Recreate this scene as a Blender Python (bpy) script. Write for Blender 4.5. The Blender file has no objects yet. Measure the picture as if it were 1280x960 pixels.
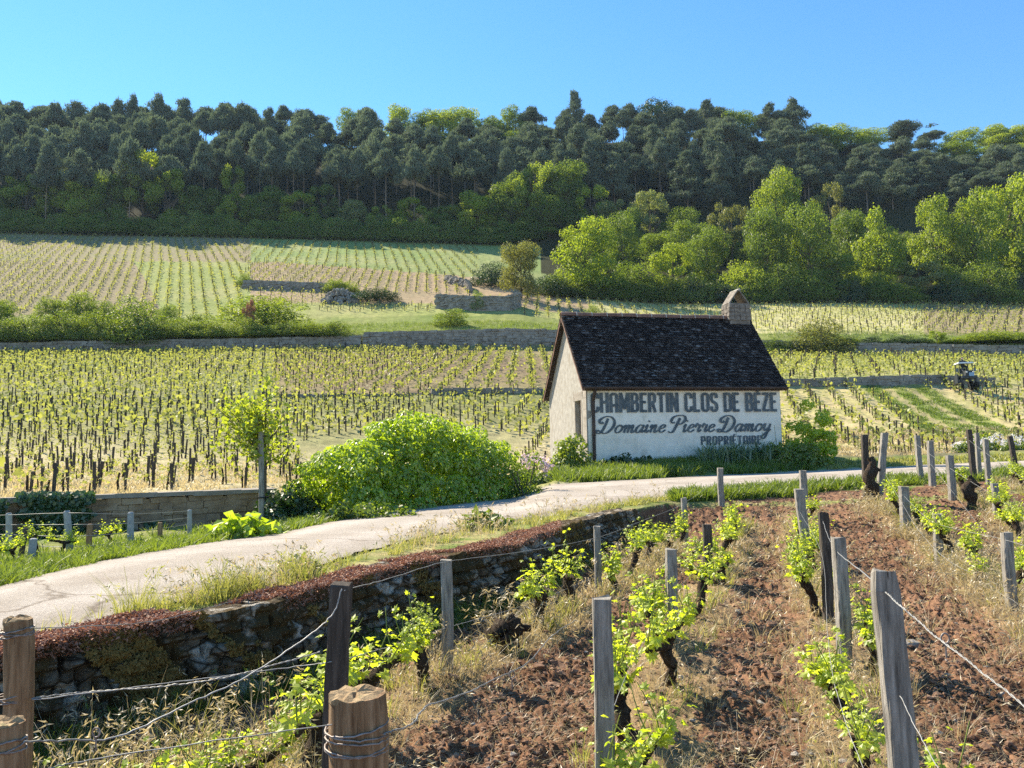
import bpy, math, random
import numpy as np
from mathutils import Vector, Matrix

# ------------------------------------------------------------------ camera, sky, sun, exposure
S = bpy.context.scene
COL = S.collection
R = math.radians
FPX = 1000.0
CAM = np.array([0.0, 0.0, 1.6])
TH = math.atan(0.088)
RO = R(1.0)
FW = np.array([0, math.cos(TH), math.sin(TH)])
R0 = np.array([1.0, 0, 0]); U0 = np.array([0, -math.sin(TH), math.cos(TH)])
RT = math.cos(RO) * R0 - math.sin(RO) * U0
UP = math.cos(RO) * U0 + math.sin(RO) * R0
cd = bpy.data.cameras.new('camera'); cam = bpy.data.objects.new('camera', cd); COL.objects.link(cam)
cam.matrix_world = Matrix(((RT[0], UP[0], -FW[0], CAM[0]), (RT[1], UP[1], -FW[1], CAM[1]), (RT[2], UP[2], -FW[2], CAM[2]), (0, 0, 0, 1)))
cd.sensor_width = 36; cd.sensor_fit = 'HORIZONTAL'; cd.lens = 36 * FPX / 1280
cd.clip_start = 0.05; cd.clip_end = 5000
S.camera = cam

SUN_AZ = R(-44)      # measured from +Y, negative = to the left
SUN_EL = R(40)
W = bpy.data.worlds.new('World'); S.world = W; W.use_nodes = True
nt = W.node_tree; nt.nodes.clear()
sky = nt.nodes.new('ShaderNodeTexSky'); sky.sky_type = 'NISHITA'; sky.sun_disc = False
sky.sun_elevation = SUN_EL; sky.sun_rotation = SUN_AZ; sky.air_density = 1.0; sky.dust_density = 0.0; sky.ozone_density = 3.0
bg = nt.nodes.new('ShaderNodeBackground'); bg.inputs[1].default_value = 0.092
wo = nt.nodes.new('ShaderNodeOutputWorld')
hs = nt.nodes.new('ShaderNodeHueSaturation'); hs.inputs['Saturation'].default_value = 1.18; hs.inputs['Hue'].default_value = .488
tn = nt.nodes.new('ShaderNodeMix'); tn.data_type = 'RGBA'; tn.blend_type = 'MULTIPLY'; tn.inputs[0].default_value = 1; tn.inputs[7].default_value = (.90, .93, 1.04, 1)
nt.links.new(sky.outputs[0], hs.inputs['Color']); nt.links.new(hs.outputs[0], tn.inputs[6]); nt.links.new(tn.outputs[2], bg.inputs[0]); nt.links.new(bg.outputs[0], wo.inputs[0])
sl = bpy.data.lights.new('sun', 'SUN'); sl.energy = 5.0; sl.angle = R(0.5); sl.color = (1.0, 0.89, 0.70)
so = bpy.data.objects.new('sun', sl); COL.objects.link(so)
sd = Vector((math.sin(SUN_AZ) * math.cos(SUN_EL), math.cos(SUN_AZ) * math.cos(SUN_EL), math.sin(SUN_EL)))
so.rotation_euler = sd.to_track_quat('Z', 'Y').to_euler()
S.view_settings.view_transform = 'Standard'; S.view_settings.look = 'None'
S.view_settings.exposure = 1.42; S.view_settings.gamma = 1.0
S.render.engine = 'CYCLES'
S.cycles.max_bounces = 6; S.cycles.diffuse_bounces = 3; S.cycles.transmission_bounces = 4
S.cycles.use_denoising = False; S.cycles.use_adaptive_sampling = False; S.cycles.sample_clamp_indirect = 4

rs = np.random.RandomState(7)
random.seed(7)

# ------------------------------------------------------------------ picture <-> place
def ray(u, v):
    d = FPX * FW + (u - 640) * RT - (v - 480) * UP
    return d / d[1]                       # per unit of Y
def at(u, v, Y):                          # the point seen at (u, v) when it is Y metres away
    return CAM + ray(u, v) * Y
def uv_of(P):
    P = np.atleast_2d(P) - CAM
    z = P @ FW
    return 640 + FPX * (P @ RT) / z, 480 - FPX * (P @ UP) / z

# terrain: stations across the view, each a profile of (distance, row of the picture) or (distance, None, height)
def st(u, *pts):
    t = ray(u, 500)[0]
    out = []
    for p in pts:
        if p[1] is None: out.append((p[0], p[2]))
        else: out.append((p[0], at(u, p[1], p[0])[2]))
    return t, out
N_ = None
ST = [
 st(-900, (1, N_, 0), (2.0, N_, 0), (2.3, N_, .55), (2.4, N_, .55), (4.4, N_, .55), (9.5, N_, .3), (9.8, N_, .95), (40, N_, 4), (40.5, N_, 4.1), (90, N_, 15), (91, N_, 16), (110, N_, 22), (160, N_, 42), (225, N_, 66), (300, N_, 121), (900, N_, 170)),
 st(-300, (1, N_, 0), (3.2, N_, 0), (3.5, N_, .55), (3.6, N_, .55), (5.4, N_, .55), (11.5, N_, .3), (11.8, N_, .95), (46, 502), (46.5, 501), (98, 443), (99, 430), (118, 396), (165, 326), (225, 288), (300, N_, 121), (900, N_, 170)),
 st(0, (1, N_, 0), (4.3, N_, 0), (4.6, N_, .55), (4.75, N_, .55), (6.73, N_, .56), (13.5, N_, .28), (13.8, N_, .95), (50, 500), (50.5, 499), (100, 441), (101, 428), (118, 395), (165, 325), (225, 290), (300, N_, 121), (900, N_, 170)),
 st(350, (1, N_, 0), (5.7, N_, 0), (6.0, N_, .55), (6.7, N_, .56), (11.2, N_, .56), (16.5, N_, .3), (16.9, N_, .95), (52, 497), (52.6, 494), (100, 437), (101, 421), (116, 399), (170, 328), (225, 294), (300, N_, 121), (900, N_, 170)),
 st(640, (1, N_, 0), (8.9, N_, 0), (9.3, N_, .58), (12.5, N_, .56), (19.4, N_, .56), (23, N_, .6), (24, N_, .7), (55, 491), (55.6, 487), (102, 436), (103, 414), (118, 393), (160, 350), (215, 305), (300, N_, 121), (900, N_, 170)),
 st(690, (1, N_, 0), (10.5, N_, 0), (11.0, N_, .58), (13.5, N_, .58), (20.5, 606), (25.5, N_, 1.0), (28, N_, 1.1), (56, 490), (56.6, 486), (103, 437), (104, 415), (118, 398), (152, 368), (205, 310), (300, N_, 121), (900, N_, 170)),
 st(830, (1, N_, 0), (15.0, N_, .05), (15.6, N_, .6), (16.6, N_, .66), (23, 598), (26.3, N_, 1.15), (30, N_, 1.25), (57, 486), (57.6, 482), (100, 440), (101, 426), (110, 415), (150, 379), (210, 310), (300, N_, 121), (900, N_, 170)),
 st(975, (1, N_, 0), (12, N_, .05), (17, N_, .5), (19.2, 609), (25, 591), (27.5, N_, 1.3), (30, N_, 1.4), (58, 483), (58.6, 478), (98, 443), (99, 428), (105, 416), (150, 378), (210, 302), (300, N_, 121), (900, N_, 170)),
 st(1150, (1, N_, 0), (12, N_, .06), (17, N_, .55), (21.0, 597), (26, 582), (29, N_, 1.3), (32, 570), (60, 480), (60.6, 472), (96, 444), (97, 432), (104, 418), (150, 378), (210, 292), (300, N_, 116), (900, N_, 170)),
 st(1280, (1, N_, 0), (12, N_, .08), (18, N_, .65), (22.5, 588), (27, 576), (30, N_, 1.4), (33, 562), (62, 481), (62.6, 479), (94, 446), (95, 434), (103, 418), (150, 380), (210, 288), (300, N_, 116), (900, N_, 170)),
 st(1700, (1, N_, 0), (13, N_, .1), (19, N_, .8), (23.5, N_, 1.0), (28, N_, 1.1), (31, N_, 1.5), (34, N_, 1.7), (62, 481), (62.6, 479), (94, 446), (95, 434), (103, 418), (150, 380), (210, 288), (300, N_, 116), (900, N_, 170)),
]
ST_T = np.array([s[0] for s in ST])
ST_Y = np.array([[p[0] for p in s[1]] for s in ST], float)
ST_Z = np.array([[p[1] for p in s[1]] for s in ST], float)
KN = ST_Y.shape[1]

def prof(X, Y):
    X = np.asarray(X, float); Y = np.asarray(Y, float)
    az = np.arctan2(X, Y); r = np.hypot(X, Y)
    azc = np.clip(az, -0.99, 0.99)
    t = np.tan(azc); Ye = r * np.cos(azc)
    j = np.clip(np.searchsorted(ST_T, t) - 1, 0, len(ST_T) - 2)
    w = np.clip((t - ST_T[j]) / (ST_T[j + 1] - ST_T[j]), 0, 1)[..., None]
    Yk = ST_Y[j] * (1 - w) + ST_Y[j + 1] * w
    Zk = ST_Z[j] * (1 - w) + ST_Z[j + 1] * w
    back = np.clip((np.abs(az) - 1.1) / 0.6, 0, 1)
    return t, Ye, Yk, Zk, back
def gz(X, Y, idx=False):
    sh = np.shape(X)
    t, Ye, Yk, Zk, back = prof(np.ravel(X), np.ravel(Y))
    k = np.clip((Yk < Ye[:, None]).sum(1) - 1, 0, KN - 2)
    n = np.arange(len(k))
    y0, y1, z0, z1 = Yk[n, k], Yk[n, k + 1], Zk[n, k], Zk[n, k + 1]
    f = np.clip((Ye - y0) / (y1 - y0), 0, 1)
    fz_ = np.where(k == 6, f ** 1.6, f)
    z = (z0 + (z1 - z0) * fz_) * (1 - back)
    if idx: return z.reshape(sh), np.where(Ye < Yk[:, 0], 0, k).reshape(sh), f.reshape(sh), t.reshape(sh)
    return z.reshape(sh)
def g1(x, y): return float(gz(np.array([x]), np.array([y]))[0])
def kline(k, u):                          # the plan point of profile break k in the column u
    t = ray(u, 500)[0]
    y = float(np.interp(t, ST_T, ST_Y[:, k]))
    return np.array([t * y, y])
def hit(u, v, lo=1.2, hi=400):            # where the line of sight of a pixel meets the ground
    ys = np.geomspace(lo, hi, 1500)
    d = ray(u, v)
    P = CAM[None] + ys[:, None] * d[None]
    below = P[:, 2] < gz(P[:, 0], P[:, 1])
    i = int(np.argmax(below)) if below.any() else len(ys) - 1
    return np.array([P[i, 0], P[i, 1], g1(P[i, 0], P[i, 1])])
def on(u, Y):                             # ground point in column u at distance Y
    x = ray(u, 550)[0] * Y
    return np.array([x, Y, g1(x, Y)])

# ------------------------------------------------------------------ noise
def _h(i, j, s):
    n = (i.astype(np.int64) * 374761393 + j.astype(np.int64) * 668265263 + s * 974634777) & 0x7fffffff
    n = (n ^ (n >> 13)) * 1274126177 & 0x7fffffff
    return ((n ^ (n >> 16)) & 0xffff) / 65535.0
def vn(x, y, s=0):
    x = np.asarray(x, float); y = np.asarray(y, float)
    i = np.floor(x); j = np.floor(y); fx = x - i; fy = y - j
    fx = fx * fx * (3 - 2 * fx); fy = fy * fy * (3 - 2 * fy)
    a = _h(i, j, s); b = _h(i + 1, j, s); c = _h(i, j + 1, s); d = _h(i + 1, j + 1, s)
    return (a + (b - a) * fx) * (1 - fy) + (c + (d - c) * fx) * fy
def fbm(x, y, s=0, o=4):
    r = 0; a = .5
    for k in range(o):
        r = r + a * vn(x, y, s + k); x = x * 2.03 + 3.1; y = y * 2.03 + 1.7; a *= .5
    return r

# ------------------------------------------------------------------ materials
MATS = {}
def nodes(name):
    m = bpy.data.materials.new(name); m.use_nodes = True
    t = m.node_tree; t.nodes.clear()
    o = t.nodes.new('ShaderNodeOutputMaterial')
    MATS[name] = m
    return m, t, o
def ramp(t, src, stops):
    r = t.nodes.new('ShaderNodeValToRGB')
    e = r.color_ramp.elements
    while len(e) < len(stops): e.new(0.5)
    for k, (p, c) in enumerate(stops):
        e[k].position = p; e[k].color = (*c, 1)
    t.links.new(src, r.inputs[0]); return r
def noise(t, co, scale, detail=4, rough=.6, stretch=None):
    n = t.nodes.new('ShaderNodeTexNoise'); n.inputs['Scale'].default_value = scale
    n.inputs['Detail'].default_value = detail; n.inputs['Roughness'].default_value = rough
    if stretch:
        mp = t.nodes.new('ShaderNodeMapping'); mp.inputs['Scale'].default_value = stretch
        t.links.new(co, mp.inputs[0]); co = mp.outputs[0]
    t.links.new(co, n.inputs['Vector']); return n.outputs['Fac']
def mixc(t, f, a, b, mode='MIX'):
    m = t.nodes.new('ShaderNodeMix'); m.data_type = 'RGBA'; m.blend_type = mode
    for s, v in ((0, f), (6, a), (7, b)):
        if isinstance(v, (int, float)): m.inputs[s].default_value = v
        elif isinstance(v, tuple): m.inputs[s].default_value = (*v, 1)
        else: t.links.new(v, m.inputs[s])
    return m.outputs[2]
def surf(name, stops, scale=4, detail=5, rough=.9, bump=.3, bscale=None, bdist=.02, stretch=None, spec=.3, stain=None, metal=0):
    m, t, o = nodes(name)
    co = t.nodes.new('ShaderNodeTexCoord').outputs['Object']
    n = noise(t, co, scale, detail, .65, stretch)
    c = ramp(t, n, stops).outputs[0]
    if stain:                              # (colour, scale, threshold, stretch)
        n2 = noise(t, co, stain[1], 5, .6, stain[3] if len(stain) > 3 else None)
        f = ramp(t, n2, [(stain[2], (0, 0, 0)), (min(1, stain[2] + .12), (1, 1, 1))]).outputs[0]
        c = mixc(t, f, c, stain[0])
    p = t.nodes.new('ShaderNodeBsdfPrincipled'); t.links.new(c, p.inputs['Base Color'])
    p.inputs['Roughness'].default_value = rough; p.inputs['Specular IOR Level'].default_value = spec; p.inputs['Metallic'].default_value = metal
    if bump:
        b = t.nodes.new('ShaderNodeBump'); b.inputs['Strength'].default_value = bump; b.inputs['Distance'].default_value = bdist
        t.links.new(noise(t, co, bscale or scale * 4, 6, .7, stretch), b.inputs['Height']); t.links.new(b.outputs[0], p.inputs['Normal'])
    t.links.new(p.outputs[0], o.inputs[0]); return m
def leafm(name, a, b, trans=.45, nscale=3., gloss=.06, tcol=None, rough=.5):
    m, t, o = nodes(name)
    co = t.nodes.new('ShaderNodeTexCoord').outputs['Object']
    oi = t.nodes.new('ShaderNodeObjectInfo')
    ge = t.nodes.new('ShaderNodeNewGeometry')
    n = noise(t, co, nscale, 3, .7)
    ad = t.nodes.new('ShaderNodeMath'); ad.operation = 'MULTIPLY_ADD'; ad.inputs[1].default_value = .5; t.links.new(ge.outputs['Random Per Island'], ad.inputs[0]); t.links.new(n, ad.inputs[2])
    sb = t.nodes.new('ShaderNodeMath'); sb.operation = 'MULTIPLY_ADD'; sb.inputs[1].default_value = .3; t.links.new(oi.outputs['Random'], sb.inputs[0]); t.links.new(ad.outputs[0], sb.inputs[2])
    c = ramp(t, sb.outputs[0], [(.45, a), (1.25 if False else 1.0, b)]).outputs[0]
    d = t.nodes.new('ShaderNodeBsdfDiffuse'); t.links.new(c, d.inputs[0])
    tr = t.nodes.new('ShaderNodeBsdfTranslucent')
    tc = mixc(t, 1.0, c, tcol or (1.5, 1.45, .5), 'MULTIPLY'); t.links.new(tc, tr.inputs[0])
    mx = t.nodes.new('ShaderNodeMixShader'); mx.inputs[0].default_value = trans
    t.links.new(d.outputs[0], mx.inputs[1]); t.links.new(tr.outputs[0], mx.inputs[2])
    g = t.nodes.new('ShaderNodeBsdfGlossy'); g.inputs['Roughness'].default_value = rough
    m2 = t.nodes.new('ShaderNodeMixShader'); m2.inputs[0].default_value = gloss
    t.links.new(mx.outputs[0], m2.inputs[1]); t.links.new(g.outputs[0], m2.inputs[2])
    t.links.new(m2.outputs[0], o.inputs[0]); return m
def flat(name, c, rough=.6, metal=0, spec=.5):
    m, t, o = nodes(name)
    co = t.nodes.new('ShaderNodeTexCoord').outputs['Object']
    n = noise(t, co, 9, 4, .6)
    cc = mixc(t, n, tuple(x * .8 for x in c), tuple(min(1, x * 1.2) for x in c))
    p = t.nodes.new('ShaderNodeBsdfPrincipled'); t.links.new(cc, p.inputs['Base Color'])
    p.inputs['Roughness'].default_value = rough; p.inputs['Metallic'].default_value = metal; p.inputs['Specular IOR Level'].default_value = spec
    t.links.new(p.outputs[0], o.inputs[0]); return m

# ground: colours of the soil, grass and straw are vertex data, grain is procedural
def ground_mat():
    m, t, o = nodes('ground_soil')
    co = t.nodes.new('ShaderNodeTexCoord').outputs['Object']
    at_ = t.nodes.new('ShaderNodeAttribute'); at_.attribute_name = 'land'
    n1 = noise(t, co, 14, 6, .75); n2 = noise(t, co, 1.1, 5, .7)
    g = ramp(t, n1, [(.3, (.5, .48, .45)), (.5, (1, 1, 1)), (.72, (1.55, 1.5, 1.4))]).outputs[0]
    c = mixc(t, 1.0, at_.outputs['Color'], g, 'MULTIPLY')
    g2 = ramp(t, n2, [(.3, (.72, .72, .72)), (.7, (1.25, 1.25, 1.2))]).outputs[0]
    c = mixc(t, 1.0, c, g2, 'MULTIPLY')
    p = t.nodes.new('ShaderNodeBsdfPrincipled'); t.links.new(c, p.inputs['Base Color']); p.inputs['Roughness'].default_value = 1; p.inputs['Specular IOR Level'].default_value = .05
    b = t.nodes.new('ShaderNodeBump'); b.inputs['Strength'].default_value = .7; b.inputs['Distance'].default_value = .03
    t.links.new(noise(t, co, 30, 6, .75), b.inputs['Height']); t.links.new(b.outputs[0], p.inputs['Normal'])
    t.links.new(p.outputs[0], o.inputs[0]); return m
ground_mat()
def road_mat():
    m, t, o = nodes('road_gravel')
    co = t.nodes.new('ShaderNodeTexCoord').outputs['Object']
    wr = t.nodes.new('ShaderNodeAttribute'); wr.attribute_name = 'wear'
    c = ramp(t, noise(t, co, 42, 9, .75), [(.3, (.26, .225, .195)), (.5, (.39, .35, .31)), (.72, (.52, .475, .43))]).outputs[0]
    lt = ramp(t, wr.outputs['Fac'], [(0, (.86, .84, .81)), (1, (1.14, 1.14, 1.14))]).outputs[0]; c = mixc(t, 1.0, c, lt, 'MULTIPLY')
    st_ = ramp(t, noise(t, co, .9, 6, .7), [(.44, (1, 1, 1)), (.62, (.84, .81, .78))]).outputs[0]; c = mixc(t, 1.0, c, st_, 'MULTIPLY')
    cr = t.nodes.new('ShaderNodeTexVoronoi'); cr.feature = 'DISTANCE_TO_EDGE'; cr.inputs['Scale'].default_value = .55
    dn = t.nodes.new('ShaderNodeTexNoise'); dn.inputs['Scale'].default_value = 2.2; dn.inputs['Detail'].default_value = 6; t.links.new(co, dn.inputs['Vector'])
    t.links.new(mixc(t, .35, co, dn.outputs['Color']), cr.inputs['Vector'])
    ck = ramp(t, cr.outputs['Distance'], [(0, (.5, .46, .42)), (.012, (1, 1, 1))]).outputs[0]; c = mixc(t, 1.0, c, ck, 'MULTIPLY')
    q = t.nodes.new('ShaderNodeBsdfPrincipled'); t.links.new(c, q.inputs['Base Color']); q.inputs['Roughness'].default_value = .95; q.inputs['Specular IOR Level'].default_value = .2
    b = t.nodes.new('ShaderNodeBump'); b.inputs['Strength'].default_value = .9; b.inputs['Distance'].default_value = .012
    t.links.new(noise(t, co, 110, 7, .75), b.inputs['Height']); t.links.new(b.outputs[0], q.inputs['Normal']); t.links.new(q.outputs[0], o.inputs[0])
road_mat()
surf('wood_grey', [(.3, (.10, .09, .078)), (.5, (.25, .23, .20)), (.7, (.40, .37, .33))], 9, 6, .9, .6, 30, .01, (6, 6, .5), .2, stain=((.06, .05, .04), 14, .62, (5, 5, .6)))
surf('wood_dark', [(.3, (.03, .026, .022)), (.55, (.085, .07, .058)), (.75, (.15, .13, .11))], 9, 6, .95, .6, 30, .01, (6, 6, .5), .15)
surf('wood_brown', [(.3, (.11, .06, .03)), (.5, (.26, .16, .085)), (.7, (.40, .27, .16))], 8, 6, .85, .6, 26, .012, (6, 6, .5), .2, stain=((.07, .04, .022), 11, .58, (5, 5, .4)))
surf('wood_end', [(.3, (.16, .10, .05)), (.6, (.38, .27, .15)), (.75, (.28, .25, .10))], 22, 6, .95, .8, 60, .012)
surf('post_stone', [(.3, (.20, .21, .22)), (.7, (.36, .37, .37))], 12, 5, .95, .3)
surf('bark_vine', [(.3, (.022, .016, .012)), (.55, (.075, .055, .040)), (.8, (.17, .13, .095))], 16, 6, 1, 1, 36, .03, (3, 3, .8), .1)
surf('bark_tree', [(.3, (.05, .042, .034)), (.7, (.16, .13, .10))], 5, 5, .95, .6, 14, .03, (4, 4, .6), .1)
surf('bark_pine', [(.3, (.15, .115, .09)), (.7, (.34, .27, .22))], 1.2, 5, .95, .5, 4, .1, (4, 4, .6), .1)
surf('wire_metal', [(.3, (.16, .16, .155)), (.7, (.34, .34, .33))], 40, 3, .55, 0, spec=.4, metal=.2)
surf('wire_rusty', [(.3, (.14, .10, .08)), (.7, (.34, .31, .29))], 40, 3, .6, 0, spec=.4, metal=.3)
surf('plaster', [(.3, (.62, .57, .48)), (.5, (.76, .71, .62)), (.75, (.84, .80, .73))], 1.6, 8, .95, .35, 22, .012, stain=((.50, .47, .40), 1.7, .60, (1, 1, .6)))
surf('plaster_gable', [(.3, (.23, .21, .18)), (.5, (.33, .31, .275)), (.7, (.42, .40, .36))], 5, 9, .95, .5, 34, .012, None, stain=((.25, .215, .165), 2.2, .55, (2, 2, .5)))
surf('letter_paint', [(.28, (.055, .070, .082)), (.5, (.095, .115, .130)), (.68, (.15, .17, .18)), (.80, (.40, .40, .38))], 8, 8, .9, 0)
def roof_mat():
    m, t, o = nodes('roof_tile')
    co = t.nodes.new('ShaderNodeTexCoord').outputs['Object']; ge = t.nodes.new('ShaderNodeNewGeometry')
    c = ramp(t, ge.outputs['Random Per Island'], [(0, (.020, .015, .013)), (.5, (.034, .026, .023)), (.9, (.056, .042, .036)), (.98, (.12, .10, .09))]).outputs[0]
    n = ramp(t, noise(t, co, 4, 7, .7), [(.35, (.6, .6, .6)), (.65, (1.3, 1.3, 1.3))]).outputs[0]
    c = mixc(t, 1.0, c, n, 'MULTIPLY')
    f = ramp(t, noise(t, co, 5.5, 6, .7, (.7, 2, 2)), [(.57, (0, 0, 0)), (.66, (1, 1, 1))]).outputs[0]
    f2 = mixc(t, 1.0, f, ramp(t, noise(t, co, .8, 3, .6), [(.40, (0, 0, 0)), (.65, (1, 1, 1))]).outputs[0], 'MULTIPLY')
    c = mixc(t, f2, c, (.33, .32, .31))  # pale lichen streaks and lighter tiles double as painted sun glints
    q = t.nodes.new('ShaderNodeBsdfPrincipled'); t.links.new(c, q.inputs['Base Color']); q.inputs['Roughness'].default_value = .85; q.inputs['Specular IOR Level'].default_value = .12
    t.links.new(q.outputs[0], o.inputs[0])
roof_mat()
surf('ridge_tile', [(.3, (.12, .065, .05)), (.6, (.22, .13, .10)), (.8, (.32, .24, .20))], 3.5, 6, .9, .4, 20, .01)
surf('mortar', [(.3, (.32, .30, .27)), (.7, (.5, .47, .43))], 8, 5, 1, .6, 30, .01)
surf('chimney_stone', [(.3, (.10, .085, .07)), (.5, (.19, .165, .14)), (.75, (.33, .30, .26))], 6, 8, .95, .8, 24, .02)
surf('stone_quoin', [(.3, (.22, .19, .16)), (.7, (.40, .36, .31))], 3, 7, .95, .6, 18, .02)
surf('gutter', [(.3, (.035, .022, .018)), (.7, (.085, .055, .042))], 4, 4, .6, .1)
surf('shutter_wood', [(.3, (.16, .11, .075)), (.7, (.30, .22, .16))], 5, 5, .85, .4, 20, .01, (5, 5, .5))
surf('stone_dry', [(.3, (.10, .09, .08)), (.5, (.23, .21, .18)), (.75, (.42, .39, .34))], 2.0, 9, .95, .9, 7, .08, stain=((.075, .075, .04), 1.1, .55))
def rubble_mat():
    m, t, o = nodes('stone_mossy')
    co = t.nodes.new('ShaderNodeTexCoord').outputs['Object']
    mp = t.nodes.new('ShaderNodeMapping'); mp.inputs['Scale'].default_value = (1, 1, 1.7); t.links.new(co, mp.inputs[0])
    dn = t.nodes.new('ShaderNodeTexNoise'); dn.inputs['Scale'].default_value = 5; t.links.new(co, dn.inputs['Vector'])
    wv = mixc(t, .12, mp.outputs[0], dn.outputs['Color'])
    vo = t.nodes.new('ShaderNodeTexVoronoi'); vo.inputs['Scale'].default_value = 6.5; t.links.new(wv, vo.inputs['Vector'])
    ve = t.nodes.new('ShaderNodeTexVoronoi'); ve.feature = 'DISTANCE_TO_EDGE'; ve.inputs['Scale'].default_value = 6.5; t.links.new(wv, ve.inputs['Vector'])
    sp = t.nodes.new('ShaderNodeSeparateColor'); t.links.new(vo.outputs['Color'], sp.inputs[0])
    c = ramp(t, sp.outputs[0], [(0, (.12, .095, .07)), (.5, (.26, .215, .165)), (.8, (.42, .37, .31)), (1, (.58, .54, .48))]).outputs[0]
    n = noise(t, co, 18, 8, .75); c = mixc(t, 1.0, c, ramp(t, n, [(.3, (.45, .43, .4)), (.7, (1.5, 1.5, 1.45))]).outputs[0], 'MULTIPLY')
    jn = ramp(t, ve.outputs['Distance'], [(.0, (.12, .10, .08)), (.13, (1, 1, 1))]).outputs[0]; c = mixc(t, 1.0, c, jn, 'MULTIPLY')
    ms = ramp(t, noise(t, co, 2.6, 6, .7), [(.47, (0, 0, 0)), (.56, (1, 1, 1))]).outputs[0]; c = mixc(t, ms, c, (.095, .066, .030))
    q = t.nodes.new('ShaderNodeBsdfPrincipled'); t.links.new(c, q.inputs['Base Color']); q.inputs['Roughness'].default_value = 1; q.inputs['Specular IOR Level'].default_value = .1
    b = t.nodes.new('ShaderNodeBump'); b.inputs['Strength'].default_value = 1; b.inputs['Distance'].default_value = .05
    h = t.nodes.new('ShaderNodeMath'); h.operation = 'MULTIPLY_ADD'; h.inputs[1].default_value = 1.2; t.links.new(ve.outputs['Distance'], h.inputs[0]); t.links.new(noise(t, co, 24, 7, .75), h.inputs[2])
    t.links.new(h.outputs[0], b.inputs['Height']); t.links.new(b.outputs[0], q.inputs['Normal']); t.links.new(q.outputs[0], o.inputs[0])
rubble_mat()
surf('stone_far', [(.3, (.15, .13, .11)), (.7, (.36, .33, .29))], 1.4, 8, .95, .8, 3, .15)
surf('stone_brown', [(.3, (.16, .11, .07)), (.5, (.27, .19, .125)), (.7, (.36, .28, .20))], 2.6, 7, .95, .6, 12, .03)
surf('coping', [(.3, (.17, .15, .13)), (.6, (.27, .24, .21)), (.75, (.36, .33, .29))], 3, 7, .95, .6, 18, .02)
surf('clod', [(.3, (.095, .050, .031)), (.5, (.20, .115, .073)), (.75, (.37, .25, .175))], 7, 6, 1, .8, 50, .01)
leafm('sedum_red', (.17, .075, .045), (.44, .23, .15), .15, 5, .03, (1.2, 1, .8))
leafm('moss', (.075, .050, .020), (.19, .13, .045), .1, 5, .0, (1, 1, .8))
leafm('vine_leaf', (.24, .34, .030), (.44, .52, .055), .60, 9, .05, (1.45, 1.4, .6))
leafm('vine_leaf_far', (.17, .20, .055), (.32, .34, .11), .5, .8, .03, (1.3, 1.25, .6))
leafm('shoot_green', (.12, .17, .03), (.22, .26, .05), .2, 5, .03)
leafm('grass_green', (.055, .105, .016), (.16, .21, .038), .5, 2, .05, (1.4, 1.4, .5))
leafm('grass_pale', (.17, .20, .05), (.33, .32, .11), .5, 2, .05, (1.3, 1.3, .7))
leafm('straw', (.26, .20, .105), (.48, .40, .24), .45, 3, .08, (1.2, 1.15, .9))
leafm('creeper_leaf', (.12, .21, .014), (.36, .46, .04), .55, 2.2, .07, (1.4, 1.4, .5), .42)
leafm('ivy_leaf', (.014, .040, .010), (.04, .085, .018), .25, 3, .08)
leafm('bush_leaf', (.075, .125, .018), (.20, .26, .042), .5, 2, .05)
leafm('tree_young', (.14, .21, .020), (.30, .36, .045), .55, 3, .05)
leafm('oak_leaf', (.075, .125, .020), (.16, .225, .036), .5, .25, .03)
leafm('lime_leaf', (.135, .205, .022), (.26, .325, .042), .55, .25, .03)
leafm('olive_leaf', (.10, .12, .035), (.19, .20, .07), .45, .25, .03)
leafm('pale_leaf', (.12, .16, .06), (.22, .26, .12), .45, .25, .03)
leafm('pine_needle', (.066, .088, .064), (.155, .19, .125), .30, .3, .02, (1.1, 1.2, .8))
leafm('iris_leaf', (.05, .10, .035), (.13, .19, .075), .35, 2, .10)
leafm('flower_white', (.6, .57, .6), (.8, .78, .8), .4, 4, .02, (1, 1, 1))
leafm('flower_pink', (.42, .27, .32), (.68, .56, .60), .4, 4, .02, (1, 1, 1))
leafm('dry_red_leaf', (.22, .09, .05), (.32, .16, .10), .4, 1, .02, (1, 1, 1))
flat('tractor_white', (.72, .73, .74), .35)
flat('tractor_dark', (.020, .026, .032), .5)
flat('tractor_tyre', (.014, .014, .015), .9, 0, .2)
flat('tractor_blue', (.18, .30, .48), .4)
flat('glass_dark', (.05, .065, .07), .1)
flat('skin', (.45, .30, .22), .6)
flat('cloth_dark', (.03, .035, .045), .9)

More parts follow.
